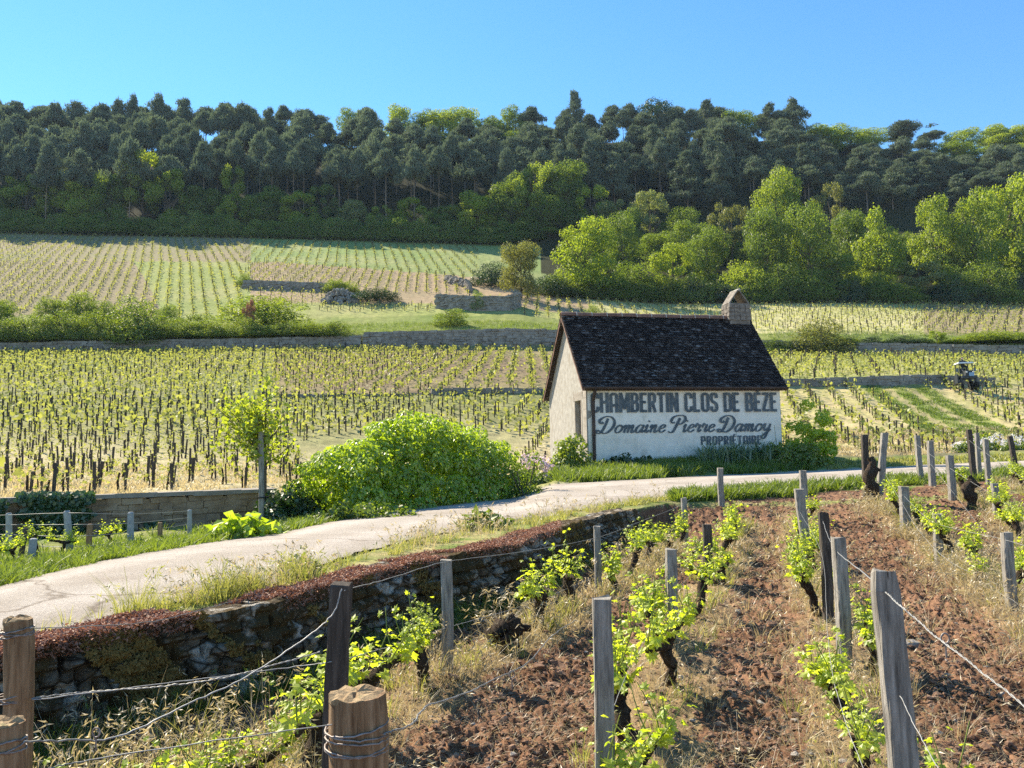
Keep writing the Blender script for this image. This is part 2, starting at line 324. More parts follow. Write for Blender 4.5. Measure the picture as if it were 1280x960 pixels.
# ------------------------------------------------------------------ mesh helpers
class MB:
    def __init__(s): s.V = []; s.F = []; s.M = []; s.n = 0
    def add(s, V, F, mi=0):
        V = np.asarray(V, np.float32).reshape(-1, 3); F = np.asarray(F, np.int32)
        s.V.append(V); s.F.append(F + s.n); s.M.append(np.full(len(F), mi, np.int32)); s.n += len(V)
        return s
    def data(s, name, mats, smooth=False):
        me = bpy.data.meshes.new(name)
        V = np.concatenate(s.V); me.vertices.add(len(V)); me.vertices.foreach_set('co', V.ravel())
        li = np.concatenate([f.ravel() for f in s.F]); lt = np.concatenate([np.full(len(f), f.shape[1], np.int32) for f in s.F])
        me.loops.add(len(li)); me.loops.foreach_set('vertex_index', li)
        me.polygons.add(len(lt)); me.polygons.foreach_set('loop_start', np.concatenate([[0], np.cumsum(lt)[:-1]]).astype(np.int32))
        me.polygons.foreach_set('loop_total', lt)
        me.polygons.foreach_set('material_index', np.concatenate(s.M))
        me.polygons.foreach_set('use_smooth', np.full(len(lt), bool(smooth)))
        for mname in ([mats] if isinstance(mats, str) else mats): me.materials.append(MATS[mname])
        me.update(calc_edges=True); me.validate()
        return me
    def build(s, name, mats, parent=None, smooth=False, loc=None):
        o = bpy.data.objects.new(name, s.data(name, mats, smooth)); COL.objects.link(o)
        if parent is not None: o.parent = parent
        if loc is not None: o.location = loc
        return o
def tag(o, label=None, cat=None, group=None, kind=None):
    if label: o['label'] = label
    if cat: o['category'] = cat
    if group: o['group'] = group
    if kind: o['kind'] = kind
    return o
def empty(name, loc, label, cat, group=None, rz=0, scale=None):
    o = bpy.data.objects.new(name, None); COL.objects.link(o); o.location = [float(q) for q in loc]; o.rotation_euler = (0, 0, rz)
    o.empty_display_size = .1
    if scale is not None: o.scale = scale
    return tag(o, label, cat, group)
def inst(name, me, parent):
    o = bpy.data.objects.new(name, me); COL.objects.link(o); o.parent = parent; return o

BOXF = np.array([[0, 3, 2, 1], [4, 5, 6, 7], [0, 1, 5, 4], [1, 2, 6, 5], [2, 3, 7, 6], [3, 0, 4, 7]])
def box(mb, c, s, mi=0, rz=0, rot=None, jit=0, taper=1):
    x, y, z = s[0] / 2, s[1] / 2, s[2] / 2
    V = np.array([[-x, -y, -z], [x, -y, -z], [x, y, -z], [-x, y, -z], [-x * taper, -y * taper, z], [x * taper, -y * taper, z], [x * taper, y * taper, z], [-x * taper, y * taper, z]])
    if jit: V = V + rs.uniform(-jit, jit, V.shape)
    if rot is not None: V = V @ np.array(rot).T
    elif rz: c_, s_ = math.cos(rz), math.sin(rz); V = V @ np.array([[c_, s_, 0], [-s_, c_, 0], [0, 0, 1]])
    mb.add(V + np.asarray(c), BOXF, mi)
def tube(mb, P, rad, sides=8, mi=0, caps=True, bump=0):
    P = np.asarray(P, float); n = len(P); rad = np.broadcast_to(np.asarray(rad, float), (n,))
    T = np.gradient(P, axis=0); T /= np.linalg.norm(T, axis=1)[:, None] + 1e-9
    ref = np.array([0, 0, 1.0]) if abs(T[0][2]) < .9 else np.array([1.0, 0, 0])
    A = np.cross(T, ref); A /= np.linalg.norm(A, axis=1)[:, None] + 1e-9
    for k in range(1, n):                  # keep the frame from flipping
        if A[k] @ A[k - 1] < 0: A[k] = -A[k]
    B = np.cross(T, A)
    th = np.linspace(0, 2 * np.pi, sides, endpoint=False)
    rr = rad[:, None] * (1 + (rs.uniform(-bump, bump, (n, sides)) if bump else 0))
    V = P[:, None] + rr[..., None] * (np.cos(th)[None, :, None] * A[:, None] + np.sin(th)[None, :, None] * B[:, None])
    V = V.reshape(-1, 3)
    i = np.arange(n - 1)[:, None] * sides; j = np.arange(sides)[None]; j2 = (j + 1) % sides
    F = np.stack([i + j, i + j2, i + sides + j2, i + sides + j], -1).reshape(-1, 4)
    mb.add(V, F, mi)
    if caps:
        mb.add(V[:sides], np.arange(sides)[None, ::-1].copy(), mi); mb.add(V[-sides:], np.arange(sides)[None], mi)
def spline(P, n=8):
    P = np.asarray(P, float); Q = np.vstack([2 * P[0] - P[1], P, 2 * P[-1] - P[-2]]); out = []
    for k in range(1, len(Q) - 2):
        for t in np.linspace(0, 1, n, endpoint=False):
            a, b, c, d = Q[k - 1:k + 3]
            out.append(.5 * (2 * b + (c - a) * t + (2 * a - 5 * b + 4 * c - d) * t * t + (3 * b - a - 3 * c + d) * t ** 3))
    out.append(P[-1]); return np.array(out)
def frames(N, spin=None):                  # rotation matrices with the leaf's z along N
    n = len(N); N = N / (np.linalg.norm(N, axis=1)[:, None] + 1e-9)
    a = rs.normal(size=(n, 3)) if spin is None else spin
    A = a - (a * N).sum(1)[:, None] * N; A /= np.linalg.norm(A, axis=1)[:, None] + 1e-9
    return np.stack([A, np.cross(N, A), N], -1)
def stamp(mb, TV, TF, M, P, s, mi=0):
    TV = np.asarray(TV); TF = np.asarray(TF); n = len(P); s = np.asarray(s, float)
    if s.ndim == 1: s = s[:, None]
    V = np.einsum('nij,kj->nki', M, TV) * s[:, None, :] + P[:, None]
    F = (TF[None] + (np.arange(n) * len(TV))[:, None, None]).reshape(-1, TF.shape[1])
    mb.add(V.reshape(-1, 3), F, mi)
# leaf templates (unit size, stalk at the origin, tip along +x)
def lobed(lobes):
    th = np.array([180, 140, 112, 85, 60, 38, 18, 0, -18, -38, -60, -85, -112, -140]) * np.pi / 180
    rr = np.array([.10, .62, .36, .66, .44, .80, .55, 1.0, .55, .80, .44, .66, .36, .62]) if lobes else np.array([.1, .5, .5, .55, .58, .62, .75, 1.0, .75, .62, .58, .55, .5, .5])
    V = np.stack([np.cos(th) * rr * .62 + .32, np.sin(th) * rr * .62, -.25 * (rr * .62) ** 2 + .06 * np.cos(3 * th)], 1)
    V = np.vstack([[[.32, 0, .05]], V])
    n = len(th); F = np.array([[0, 1 + (k + 1) % n, 1 + k] for k in range(n)])
    return V, F
VLV, VLF = lobed(True)
SQV = np.array([[0, -.3, 0], [.55, -.5, -.1], [1, 0, -.22], [.5, .5, -.1]]); SQF = np.array([[0, 1, 2, 3]])
LVV = np.array([[0, 0, 0], [.35, -.28, .04], [1, 0, -.15], [.35, .28, .04]]); LVF = SQF
ICO = None
def ico():
    global ICO
    if ICO is None:
        import bmesh
        bm = bmesh.new(); bmesh.ops.create_icosphere(bm, subdivisions=1, radius=1)
        ICO = (np.array([v.co[:] for v in bm.verts]), np.array([[v.index for v in f.verts] for f in bm.faces])); bm.free()
    return ICO
def blades(mb, P, H, Wd, lean, mi=0, segs=2):
    """grass blades: P (n,3) feet, H heights, Wd widths, lean (n,2) tip offset"""
    n = len(P); a = rs.uniform(0, np.pi, n); D = np.stack([np.cos(a), np.sin(a), np.zeros(n)], 1)
    L = np.concatenate([lean, np.zeros((n, 1))], 1)
    rows = []
    for k in range(segs + 1):
        f = k / segs
        C = P + L * (f ** 1.8)[None] if False else P + L * f ** 1.8
        C = C + np.stack([np.zeros(n), np.zeros(n), H * (f - .25 * f * f * np.minimum(1, np.linalg.norm(lean, axis=1) / (H + 1e-6)))], 1)
        w = Wd * (1 - .85 * f)
        rows.append(C - D * w[:, None]); rows.append(C + D * w[:, None])
    V = np.stack(rows, 1); q = 2 * (segs + 1)
    T = np.array([[2 * k, 2 * k + 1, 2 * k + 3, 2 * k + 2] for k in range(segs)])
    F = (T[None] + (np.arange(n) * q)[:, None, None]).reshape(-1, 4)
    mb.add(V.reshape(-1, 3), F, mi)
def on_ground(X, Y, dz=0): return np.stack([X, Y, gz(X, Y) + dz], 1)


# ------------------------------------------------------------------ ground
ROWS = {
 'A': np.array([(-1.95, 2.1), (-1.2, 3.4), (-.49, 5.95), (.94, 8.9), (2.88, 13.4)]),
 'B': np.array([(-.1, 1.9), (.36, 3.3), (1.3, 6.6), (2.3, 9.5), (4.1, 14.5)]),
 'C': np.array([(.9, 1.8), (1.22, 2.6), (2.37, 5.8), (2.83, 7.3), (3.95, 11), (5.3, 15)]),
 'D': np.array([(2.7, 2.2), (4.63, 7.5), (5.96, 11.2), (6.8, 14), (7.3, 16.5)]),
 'E': np.array([(4.4, 3.4), (6.2, 8), (7.6, 12), (8.9, 14.7), (9.8, 18)]),
 'F': np.array([(6.3, 5), (8.5, 10), (11, 17), (12, 20)]),
 'G': np.array([(8.3, 7), (10.3, 12), (12.5, 17.5), (13.5, 20.5)]),
}
def seg_dist(X, Y, PL):
    d = np.full(np.shape(X), 1e9)
    for a, b in zip(PL[:-1], PL[1:]):
        ab = b - a; t = np.clip(((X - a[0]) * ab[0] + (Y - a[1]) * ab[1]) / (ab @ ab), 0, 1)
        d = np.minimum(d, np.hypot(X - a[0] - t * ab[0], Y - a[1] - t * ab[1]))
    return d
TRACK = np.array([hit(1120, 484)[:2], hit(1150, 505)[:2], hit(1190, 528)[:2], hit(1225, 548)[:2]])
def land(X, Y):
    z, k, f, t = gz(X, Y, True)
    n = fbm(X * .8, Y * .8, 3); n2 = fbm(X * .12, Y * .12, 9); n3 = fbm(X * 3, Y * 3, 21)
    C = np.empty(np.shape(X) + (3,)); 
    def put(m, c, c2=None, w=None):
        c = np.array(c)
        if c2 is None: C[m] = c
        else: C[m] = c + (np.array(c2) - c) * np.clip(w[m], 0, 1)[:, None]
    soil, soil2, strw, grn = (.215, .122, .078), (.115, .062, .039), (.40, .33, .19), (.13, .18, .045)
    put(np.ones(np.shape(X), bool), soil)
    plot = (k <= 1) | ((k == 2) & (t > .25))
    put(plot, soil, soil2, (n - .3) * 2.2)
    d = np.full(np.shape(X), 9.)
    for r in ROWS.values(): d = np.minimum(d, seg_dist(X, Y, r))
    near = plot & (d < .30 + .4 * (n3 - .5))
    put(near, (.29, .195, .12), (.20, .15, .075), (n - .25) * 2)
    ve = ((k == 2) & ~((t > .25) & (f < .55 + .5 * (n3 - .5)))) | ((k == 1) & (t > .2) & (f > .9))
    put(ve, grn, (.34, .29, .15), (n3 - .28) * 2.4)
    put(k == 3, (.43, .38, .33))
    put((k == 4), grn, (.26, .25, .10), (n - .25) * 2)
    put((k == 5), (.16, .15, .09))
    a = k == 6
    put(a & (t < .2), (.40, .345, .21), (.20, .205, .085), (n2 - .35) * 1.4 + (f - .30) * 1.8)
    put(a & (t >= .2), (.47, .39, .22), (.33, .32, .13), (n - .3) * 2)
    b = (k == 7) | (k == 8)
    put(b & (t < -.3), (.22, .21, .10), (.17, .20, .07), (n2 - .3) * 2)
    put(b & (t >= -.3) & (t < .2), (.20, .15, .10), (.25, .22, .11), (n2 - .3) * 2)
    put(b & (t >= .2), (.30, .29, .12), (.24, .28, .08), (n2 - .3) * 2)
    put((k == 9) | (k == 10), (.15, .20, .05), (.27, .27, .10), (n2 - .3) * 2)
    c = k == 11
    put(c & (t < -.44 - .04 * f), (.28, .225, .145), (.22, .19, .10), (n2 - .3) * 2)
    put(c & (t >= -.44 - .04 * f) & (t < -.33), (.24, .28, .09), (.33, .32, .14), (n2 - .3) * 2)
    put(c & (t >= -.33) & (t < .1) & (f < .22), (.26, .29, .09), (.33, .31, .14), (n2 - .3) * 2)
    put(c & (t >= -.33) & (t < .1) & (f >= .22), (.36, .265, .175), (.29, .235, .135), (n2 - .3) * 2)
    put(c & (t >= .1) & (t < .52), (.45, .41, .22), (.36, .36, .15), (n2 - .3) * 2)
    put(c & (t >= .52), (.30, .24, .16), (.24, .21, .11), (n2 - .3) * 2)
    e = k == 12
    put(e & (t < -.33), (.26, .215, .135), (.2, .2, .1), (n2 - .3) * 2)
    put(e & (t >= -.33), (.20, .265, .09), (.31, .315, .14), (n2 - .3) * 2)
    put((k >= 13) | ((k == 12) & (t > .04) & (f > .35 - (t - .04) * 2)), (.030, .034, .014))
    m = (np.abs(seg_dist(X, Y, TRACK)) < 2.6) & (Y > 30)
    dd = seg_dist(X, Y, TRACK)
    put(m, (.19, .24, .06), (.29, .28, .10), (n - .3) * 2)
    put(m & (np.abs(dd - .85) < .30 + .25 * (n3 - .5)), (.38, .31, .18), (.30, .28, .12), n)
    return C, z, k, d
def soil_disp(X, Y, k, d):
    nearw = np.clip((24 - np.hypot(X, Y)) / 8, 0, 1) * (k <= 1)
    cl = np.abs(fbm(X * 5.5, Y * 5.5, 40, 4) - .47)
    rough = np.clip(d / .55, .25, 1)
    return nearw * (.12 * (fbm(X * 2.1, Y * 2.1, 31, 3) - .45) + rough * (.16 * (.12 - cl) + .06 * (vn(X * 13, Y * 13, 50) - .5) + .05 * (vn(X * 27, Y * 27, 51) - .5) + .03 * (vn(X * 53, Y * 53, 52) - .5)) + .05 * np.clip(1 - d / .45, 0, 1))
def row_dist(X, Y):
    d = np.full(np.shape(X), 9.)
    for r in ROWS.values(): d = np.minimum(d, seg_dist(X, Y, r))
    return d
def gtop(X, Y):                             # ground height with the ploughed relief
    X = np.asarray(X, float); Y = np.asarray(Y, float); z, k, f, t = gz(X, Y, True); return z + soil_disp(X, Y, k, row_dist(X, Y))
def build_ground():
    az = np.concatenate([np.radians(np.linspace(-180, -39, 60)), np.radians(np.linspace(-38.8, 38.8, 1000)), np.radians(np.linspace(39, 180, 60))])
    r = [.35]
    while r[-1] < 640:
        q = r[-1]; r.append(q * (1.08 if q < 1.4 else 1.0055 if q < 17 else 1.012 if q < 330 else 1.1))
    r = np.array(r)
    A, Rr = np.meshgrid(az, r); X = np.sin(A) * Rr; Y = np.cos(A) * Rr
    C, z, k, d = land(X, Y)
    z = z + soil_disp(X, Y, k, d)
    z = np.where((k >= 4) & (k != 3), z + (fbm(X * 1.3, Y * 1.3, 70, 3) - .45) * np.clip((Rr - 6) / 40, 0.03, .25), z)
    z = np.where(k == 3, z - .03, z)
    n, m = X.shape
    V = np.stack([X, Y, z], -1).reshape(-1, 3)
    i = np.arange(n - 1)[:, None] * m; j = np.arange(m - 1)[None]
    F = np.stack([i + j, i + j + 1, i + m + j + 1, i + m + j], -1).reshape(-1, 4)
    F = F[:, ::-1]
    mb = MB(); mb.add(V, F); 
    mb.add(np.vstack([[[0, 0, 0]], V[:m]]), np.array([[0, q + 1, q + 2] for q in range(m - 1)]))
    o = mb.build('ground', 'ground_soil', smooth=True)
    tag(o, 'ploughed red brown soil rising through the fields to the wooded hill', kind='structure')
    cols = np.ones((len(V) + m + 1, 4), np.float32); cols[:len(V), :3] = C.reshape(-1, 3); cols[len(V):, :3] = (.2, .12, .08)
    at_ = o.data.color_attributes.new('land', 'FLOAT_COLOR', 'POINT'); at_.data.foreach_set('color', cols.ravel())
build_ground()

# ------------------------------------------------------------------ road
def build_road():
    us = np.linspace(-880, 1680, 500); mb = MB(); rows = []
    for u in us:
        a = kline(3, u); b = kline(4, u)
        w = .16 * (vn(np.array([a[0] * 1.2]), np.array([a[1] * 1.2]), 5)[0] - .5) + .10 * (vn(np.array([a[0] * 7]), np.array([a[1] * 7]), 7)[0] - .5); w2 = .16 * (vn(np.array([b[0] * 2.2]), np.array([b[1] * 2.2]), 6)[0] - .5)
        f = np.linspace(0 + w / 2, 1 + w2 / 2, 14)
        P = a[None] + (b - a)[None] * f[:, None]
        crown = .05 * (1 - (2 * f - 1) ** 2)
        rows.append(np.stack([P[:, 0], P[:, 1], gz(P[:, 0], P[:, 1]) + .012 + crown], 1))
    V = np.array(rows); n, m = V.shape[:2]
    i = np.arange(n - 1)[:, None] * m; j = np.arange(m - 1)[None]
    F = np.stack([i + j, i + j + 1, i + m + j + 1, i + m + j], -1).reshape(-1, 4)[:, ::-1]
    mb.add(V.reshape(-1, 3), F)
    o = mb.build('road', 'road_gravel', smooth=True)
    fr = np.tile(np.linspace(0, 1, 14), n); wear = np.exp(-((fr - .27) / .11) ** 2) + np.exp(-((fr - .73) / .11) ** 2); wear = np.clip(wear * (.6 + .8 * (fbm(V.reshape(-1, 3)[:, 0] * .7, V.reshape(-1, 3)[:, 1] * .7, 12) - .3)), 0, 1).astype(np.float32)
    o.data.attributes.new('wear', 'FLOAT', 'POINT').data.foreach_set('value', wear)
    tag(o, 'narrow pale gravelly lane running past the hut', kind='structure')
build_road()

# ------------------------------------------------------------------ stone walls
def stone_course(mb, P0, P1, z0f, z1f, thick, sz, mi=0, jit=.02, both=False):
    """rows of rough stones between two plan points; z0f, z1f give foot and top"""
    P0 = np.asarray(P0, float); P1 = np.asarray(P1, float); L = np.linalg.norm(P1 - P0); D = (P1 - P0) / L
    rz = math.atan2(D[1], D[0]); Nn = np.array([-D[1], D[0]])
    c = 0
    h0 = max(z1f(P0) - z0f(P0), z1f(P1) - z0f(P1)); nc = max(1, int(round(h0 / sz[1])))
    for r_ in range(nc):
        s = rs.uniform(-.5, 0) * sz[0]
        while s < L:
            l = sz[0] * rs.uniform(.55, 1.5); mid = s + l / 2
            if 0 <= mid <= L:
                p = P0 + D * mid; a, b = z0f(p), z1f(p); hh = (b - a) / nc
                if hh > .02:
                    off = Nn * rs.normal() * jit
                    box(mb, (p[0] + off[0], p[1] + off[1], a + hh * (r_ + .5) + rs.normal() * .1 * hh), (l * .97, thick * rs.uniform(.9, 1.08), hh * rs.uniform(.86, 1.06)), mi, rz + rs.normal() * .04, jit=min(l, hh) * .11)
            s += l
def polywall(name, label, pts, z0, z1, thick, sz, mat, coping=None, kind=None, parent=None, jit=.02, cat='wall'):
    mb = MB(); cp = MB()
    for a, b in zip(pts[:-1], pts[1:]):
        a = np.asarray(a); b = np.asarray(b)
        stone_course(mb, a, b, z0, z1, thick, sz, 0, jit)
        # core so that no light leaks through the joints
        L = np.linalg.norm(b - a); rz = math.atan2(*(b - a)[::-1]); n = max(1, int(L / 1.5))
        for q in range(n):
            p = a + (b - a) * (q + .5) / n; zz0, zz1 = z0(p), z1(p)
            if zz1 - zz0 > .05: box(mb, (p[0], p[1], (zz0 + zz1) / 2 - .02), (L / n * 1.04, thick * .72, zz1 - zz0 - .04), 0, rz, jit=.004)
        if coping:
            s = 0
            while s < L:
                l = rs.uniform(.7, 1.3); l = min(l, L - s + .2)
                p = a + (b - a) * min(1, (s + l / 2) / L)
                box(cp, (p[0], p[1], z1(p) + coping[0] / 2), (l * .985, thick + coping[1], coping[0]), 0, rz + rs.normal() * .01, jit=.014)
                s += l
    o = mb.build(name, mat, parent)
    if parent is None: tag(o, label, cat)
    if coping: cp.build('coping', 'coping', o)
    return o
# mossy retaining wall beside the lane: one rough body with a swelling face
def mossy_wall():
    us = np.concatenate([np.linspace(-880, -60, 60), np.linspace(-50, 838, 560)])
    rows = []
    F0 = np.linspace(0, 1, 26)
    for n_, u in enumerate(us):
        a = kline(1, u); b = kline(2, u); d = b - a
        e = kline(1, u + 4) - kline(1, u - 4); e /= np.linalg.norm(e); nn = np.array([e[1], -e[0]])   # towards the plot
        zb = g1(*(a + nn * .15)) - .12; zt = g1(*(b - nn * .12)) + .04
        fade = np.clip((832 - u) / 40, 0.05, 1)
        zt = zb + (zt - zb) * fade
        prof_ = []
        for q in range(28):                 # the face
            f = q / 27; prof_.append((a + nn * (.10 - .12 * f), zb + (zt - zb) * f))
        for q in range(1, 9):               # the top
            f = q / 8; prof_.append((a - nn * (.02 + .46 * f), zt - .03 * f * f - (.12 if q == 8 else 0)))
        rows.append([(p[0], p[1], z) for p, z in prof_])
    V = np.array(rows); s = np.hypot(V[:, :1, 0], V[:, :1, 1])
    arc = np.concatenate([[0], np.cumsum(np.linalg.norm(np.diff(V[:, 0, :2], axis=0), axis=1))])[:, None]
    z = V[..., 2]; qi = np.arange(36)[None]
    # stones: cellular bumps along (arc, height)
    hx = arc / .19 + .5 * (np.floor(z / .105) % 2); hz = z / .105
    cell = _h(np.floor(hx), np.floor(hz), 3); edge = np.minimum(np.minimum(hx % 1, 1 - hx % 1) * 1.6, np.minimum(hz % 1, 1 - hz % 1))
    disp = (.07 * cell - .04 + .07 * np.clip(edge * 4, 0, 1) - .05) + .13 * (fbm(arc * 2.2 + 0 * z, z * 3.5 + 0 * arc, 14) - .47) + .05 * (vn(arc * 22 + 0 * z, z * 22, 16) - .5)
    e = np.gradient(V[:, 0, :2], axis=0); e /= np.linalg.norm(e, axis=1)[:, None] + 1e-9
    nn = np.stack([e[:, 1], -e[:, 0]], 1)
    face = np.clip((28 - qi) / 6, 0, 1)
    V[..., :2] += nn[:, None, :] * (disp * face)[..., None]
    V[..., 2] += (1 - face) * .10 * (fbm(arc * 2.5 + 0 * z, qi * .5 + 0 * arc, 19) - .5)
    n, m = V.shape[:2]; i = np.arange(n - 1)[:, None] * m; j = np.arange(m - 1)[None]
    F = np.stack([i + j, i + m + j, i + m + j + 1, i + j + 1], -1).reshape(-1, 4)
    mb = MB(); mb.add(V.reshape(-1, 3), F)
    o = mb.build('stone_wall', 'stone_mossy', smooth=False)
    tag(o, 'low mossy dry stone wall with red stonecrop on top beside the vines', 'wall')
    # stonecrop and moss cushions on the top edge
    sd_, ms = MB(), MB()
    top = V[60:, 24:36].reshape(-1, 3); tq = np.tile(np.arange(24, 36), n - 60)
    uu, _ = uv_of(top)
    pick = rs.randint(0, len(top), 130000); P = top[pick]; U = uu[pick]; Q = tq[pick]
    dens = vn(P[:, 0] * 1.6, P[:, 1] * 1.6, 77)
    keep = (dens > .30) & (U > -60) & (U < 700) & (rs.uniform(0, 1, len(P)) < np.where(Q < 27, .28, 1)); P = P[keep]
    P = P + rs.normal(0, .022, P.shape) * [1, 1, .4] + [0, 0, .012]
    nn_ = len(P); Nn = np.stack([rs.normal(0, .7, nn_), rs.normal(0, .7, nn_), np.ones(nn_)], 1)
    stamp(sd_, LVV * [1, 1, 1], LVF, frames(Nn), P, rs.uniform(.013, .032, nn_))
    tag(sd_.build('stonecrop', 'sedum_red'), 'red stonecrop carpeting the top of the mossy wall', 'stonecrop', kind='stuff')
    fc = V[60:, 3:28].reshape(-1, 3); pick = rs.randint(0, len(fc), 110000); P = fc[pick]
    dens = fbm(P[:, 0] * 1.9 + P[:, 2] * .8, P[:, 1] * 1.9 + P[:, 2] * 1.6, 81, 3); keep = dens > .55; P = P[keep]
    nn_ = len(P); Nn = np.stack([.6 + rs.normal(0, .5, nn_), -.6 + rs.normal(0, .5, nn_), rs.normal(.2, .5, nn_)], 1)
    stamp(ms, LVV, LVF, frames(Nn), P + Nn * .012, rs.uniform(.015, .04, nn_))
    tag(ms.build('moss', 'moss'), 'brown green moss hanging on the face of the low wall', 'moss', kind='stuff')
mossy_wall()
# brown wall across the lane
def L5(u): return kline(5, u) + np.array([0, .12])
br = [L5(u) for u in np.linspace(-200, 334, 12)]
def bz1(p): 
    return float(np.interp(uv_of([[p[0], p[1], 1]])[0][0], [-200, 0, 325], [at(-200, 634, br[0][1])[2], at(0, 629, 13.6)[2], at(325, 616, kline(5, 325)[1])[2]]))
polywall('brown_wall', 'low brown coursed stone wall with grey coping along the lane', br, lambda p: g1(p[0], p[1] - .4) - .1, bz1, .30, (.34, .125), 'stone_brown', (.085, .10), jit=.012)
# thin terrace walls between the vineyards
def klw(k0, k1, us, dy=0): return [kline(k0, u) + np.array([0, dy]) for u in us]
polywall('terrace_wall', 'long low dark stone wall between two vineyards left of the hut', klw(7, 8, np.linspace(335, 545, 8)), lambda p: g1(*p) - .2, lambda p: at(450, 493.5, 52.6)[2] + (p[0] + 10) * .004 + .1, .4, (.6, .22), 'stone_far')
polywall('terrace_wall', 'slightly higher dark stone wall touching the left gable of the hut', klw(7, 8, np.linspace(540, 720, 8)), lambda p: g1(*p) - .2, lambda p: at(620, 487, 55)[2] + .08, .4, (.6, .22), 'stone_far')
polywall('terrace_wall', 'long dark stone wall right of the hut below the striped vineyard', klw(7, 8, np.linspace(965, 1240, 12)), lambda p: g1(p[0], p[1] - .3) - .2, lambda p: g1(p[0], p[1] + .9) + .12, .45, (.6, .22), 'stone_far')
def far_wall(label, us, dz=0.0, k=9, sz=(.8, .32)):
    polywall('retaining_wall', label, klw(k, k + 1, us, .2), lambda p: g1(p[0], p[1] - .5) - .3, lambda p: g1(p[0], p[1] + 1.1) + dz, .7, sz, 'stone_far', jit=.07)
far_wall('tall grey retaining wall of squared stones under the green bank', np.linspace(455, 700, 14), .1)
far_wall('rough shaded stone wall under the clipped hedge', np.linspace(-60, 450, 22), -.35)
far_wall('broken grey stone wall under the bank right of the hut', np.linspace(955, 1420, 24), .0)
def wall_uv(label, pts, Y, h, sz=(.7, .3), name='terrace_wall', mat='stone_far'):
    P = [on(u, y)[:2] for u, y in pts]
    polywall(name, label, P, lambda p: g1(p[0], p[1]) - .4, lambda p: g1(p[0], p[1]) + h, .8, sz, mat, jit=.08)
wall_uv('dark stone wall holding the little terrace below the round olive tree', [(548, 124), (600, 121.5), (640, 122), (652, 127)], 0, 2.2)
wall_uv('low stone wall under the brown vineyard, left of the stone heap', [(303, 140), (360, 139), (430, 138)], 0, 1.4)
wall_uv('short stone wall at the corner of the brown vineyard', [(560, 152), (585, 146), (590, 140)], 0, 1.4)
def heap(u, Y, w, h, label):
    mb = MB(); c = on(u, Y); IV, IF = ico()
    n = 260; a = rs.uniform(0, 6.28, n); q = np.sqrt(rs.uniform(0, 1, n))
    X = c[0] + np.cos(a) * q * w / 2; Yy = c[1] + np.sin(a) * q * w / 3
    P = np.stack([X, Yy, gz(X, Yy) + h * (1 - q ** 2) * rs.uniform(.3, 1, n)], 1)
    stamp(mb, IV * [1, .8, .6], IF, frames(rs.normal(size=(n, 3))), P, rs.uniform(.2, .55, n))
    tag(mb.build('stone_heap', 'stone_far'), label, 'stone heap')
heap(425, 129, 6, 2.2, 'pale heap of loose field stones beside the dark mound')

# ------------------------------------------------------------------ the hut
P1 = at(735, 576, 26.0); HZ = P1[2] - .35
HA = math.atan2(.21, .978)
hut = empty('vineyard_hut', (P1[0], P1[1], HZ), 'small white rendered stone hut with dark tiled roof and painted lettering', 'hut', rz=HA)
LX, LY, EZ = 6.95, 4.75, at(735, 482, 26.0)[2] - HZ
RYD = 2.15; RZ = at(702, 393, 28.2)[2] - HZ - .06
def gable(mb, x0, x1, mi=0):
    V = [(x0, 0, 0), (x0, LY, 0), (x0, LY, EZ), (x0, RYD, RZ - .12), (x0, 0, EZ), (x1, 0, 0), (x1, LY, 0), (x1, LY, EZ), (x1, RYD, RZ - .12), (x1, 0, EZ)]
    mb.add(np.array(V), np.array([[0, 4, 3, 2, 1][::-1]]) if False else np.array([[4, 3, 2, 1, 0]][::1]), mi)
    mb.add(np.array(V), np.array([[5, 6, 7, 8, 9]]), mi)
    mb.add(np.array(V), np.array([[0, 5, 9, 4], [6, 1, 2, 7], [1, 6, 5, 0]]), mi)
def wall_grid(mb, x0, x1, z0, z1, y, amp, mi=0, nx=120, nz=44):
    X, Z = np.meshgrid(np.linspace(x0, x1, nx), np.linspace(z0, z1, nz))
    Yy = y + amp * (fbm(X * 1.5, Z * 1.5, 61) - .5)
    V = np.stack([X, Yy, Z], -1).reshape(-1, 3); i = np.arange(nz - 1)[:, None] * nx; j = np.arange(nx - 1)[None]
    mb.add(V, np.stack([i + j, i + j + 1, i + nx + j + 1, i + nx + j], -1).reshape(-1, 4), mi)
fw = MB(); box(fw, (LX / 2, .16, EZ / 2), (LX - .04, .30, EZ)); wall_grid(fw, .03, LX - .02, 0, EZ + .02, -.012, .03)
fwo = fw.build('front_wall', 'plaster', hut, smooth=False)
# gable wall with a real window opening: built around the hole
WY0, WY1, WZ0, WZ1 = .62, 1.32, at(716, 547, 26.9)[2] - HZ, at(716, 501, 26.9)[2] - HZ
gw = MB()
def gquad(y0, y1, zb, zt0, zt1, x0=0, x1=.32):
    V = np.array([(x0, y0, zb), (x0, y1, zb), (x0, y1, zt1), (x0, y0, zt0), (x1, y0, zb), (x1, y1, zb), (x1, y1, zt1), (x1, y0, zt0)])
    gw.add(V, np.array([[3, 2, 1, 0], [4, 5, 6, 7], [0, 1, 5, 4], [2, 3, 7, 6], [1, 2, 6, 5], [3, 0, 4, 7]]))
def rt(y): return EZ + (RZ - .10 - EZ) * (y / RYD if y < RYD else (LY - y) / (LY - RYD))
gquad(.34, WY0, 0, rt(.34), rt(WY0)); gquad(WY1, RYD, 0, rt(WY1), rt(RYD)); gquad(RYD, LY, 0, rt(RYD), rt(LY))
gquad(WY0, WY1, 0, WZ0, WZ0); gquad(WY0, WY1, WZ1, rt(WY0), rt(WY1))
gwo = gw.build('gable_wall', 'plaster_gable', hut)
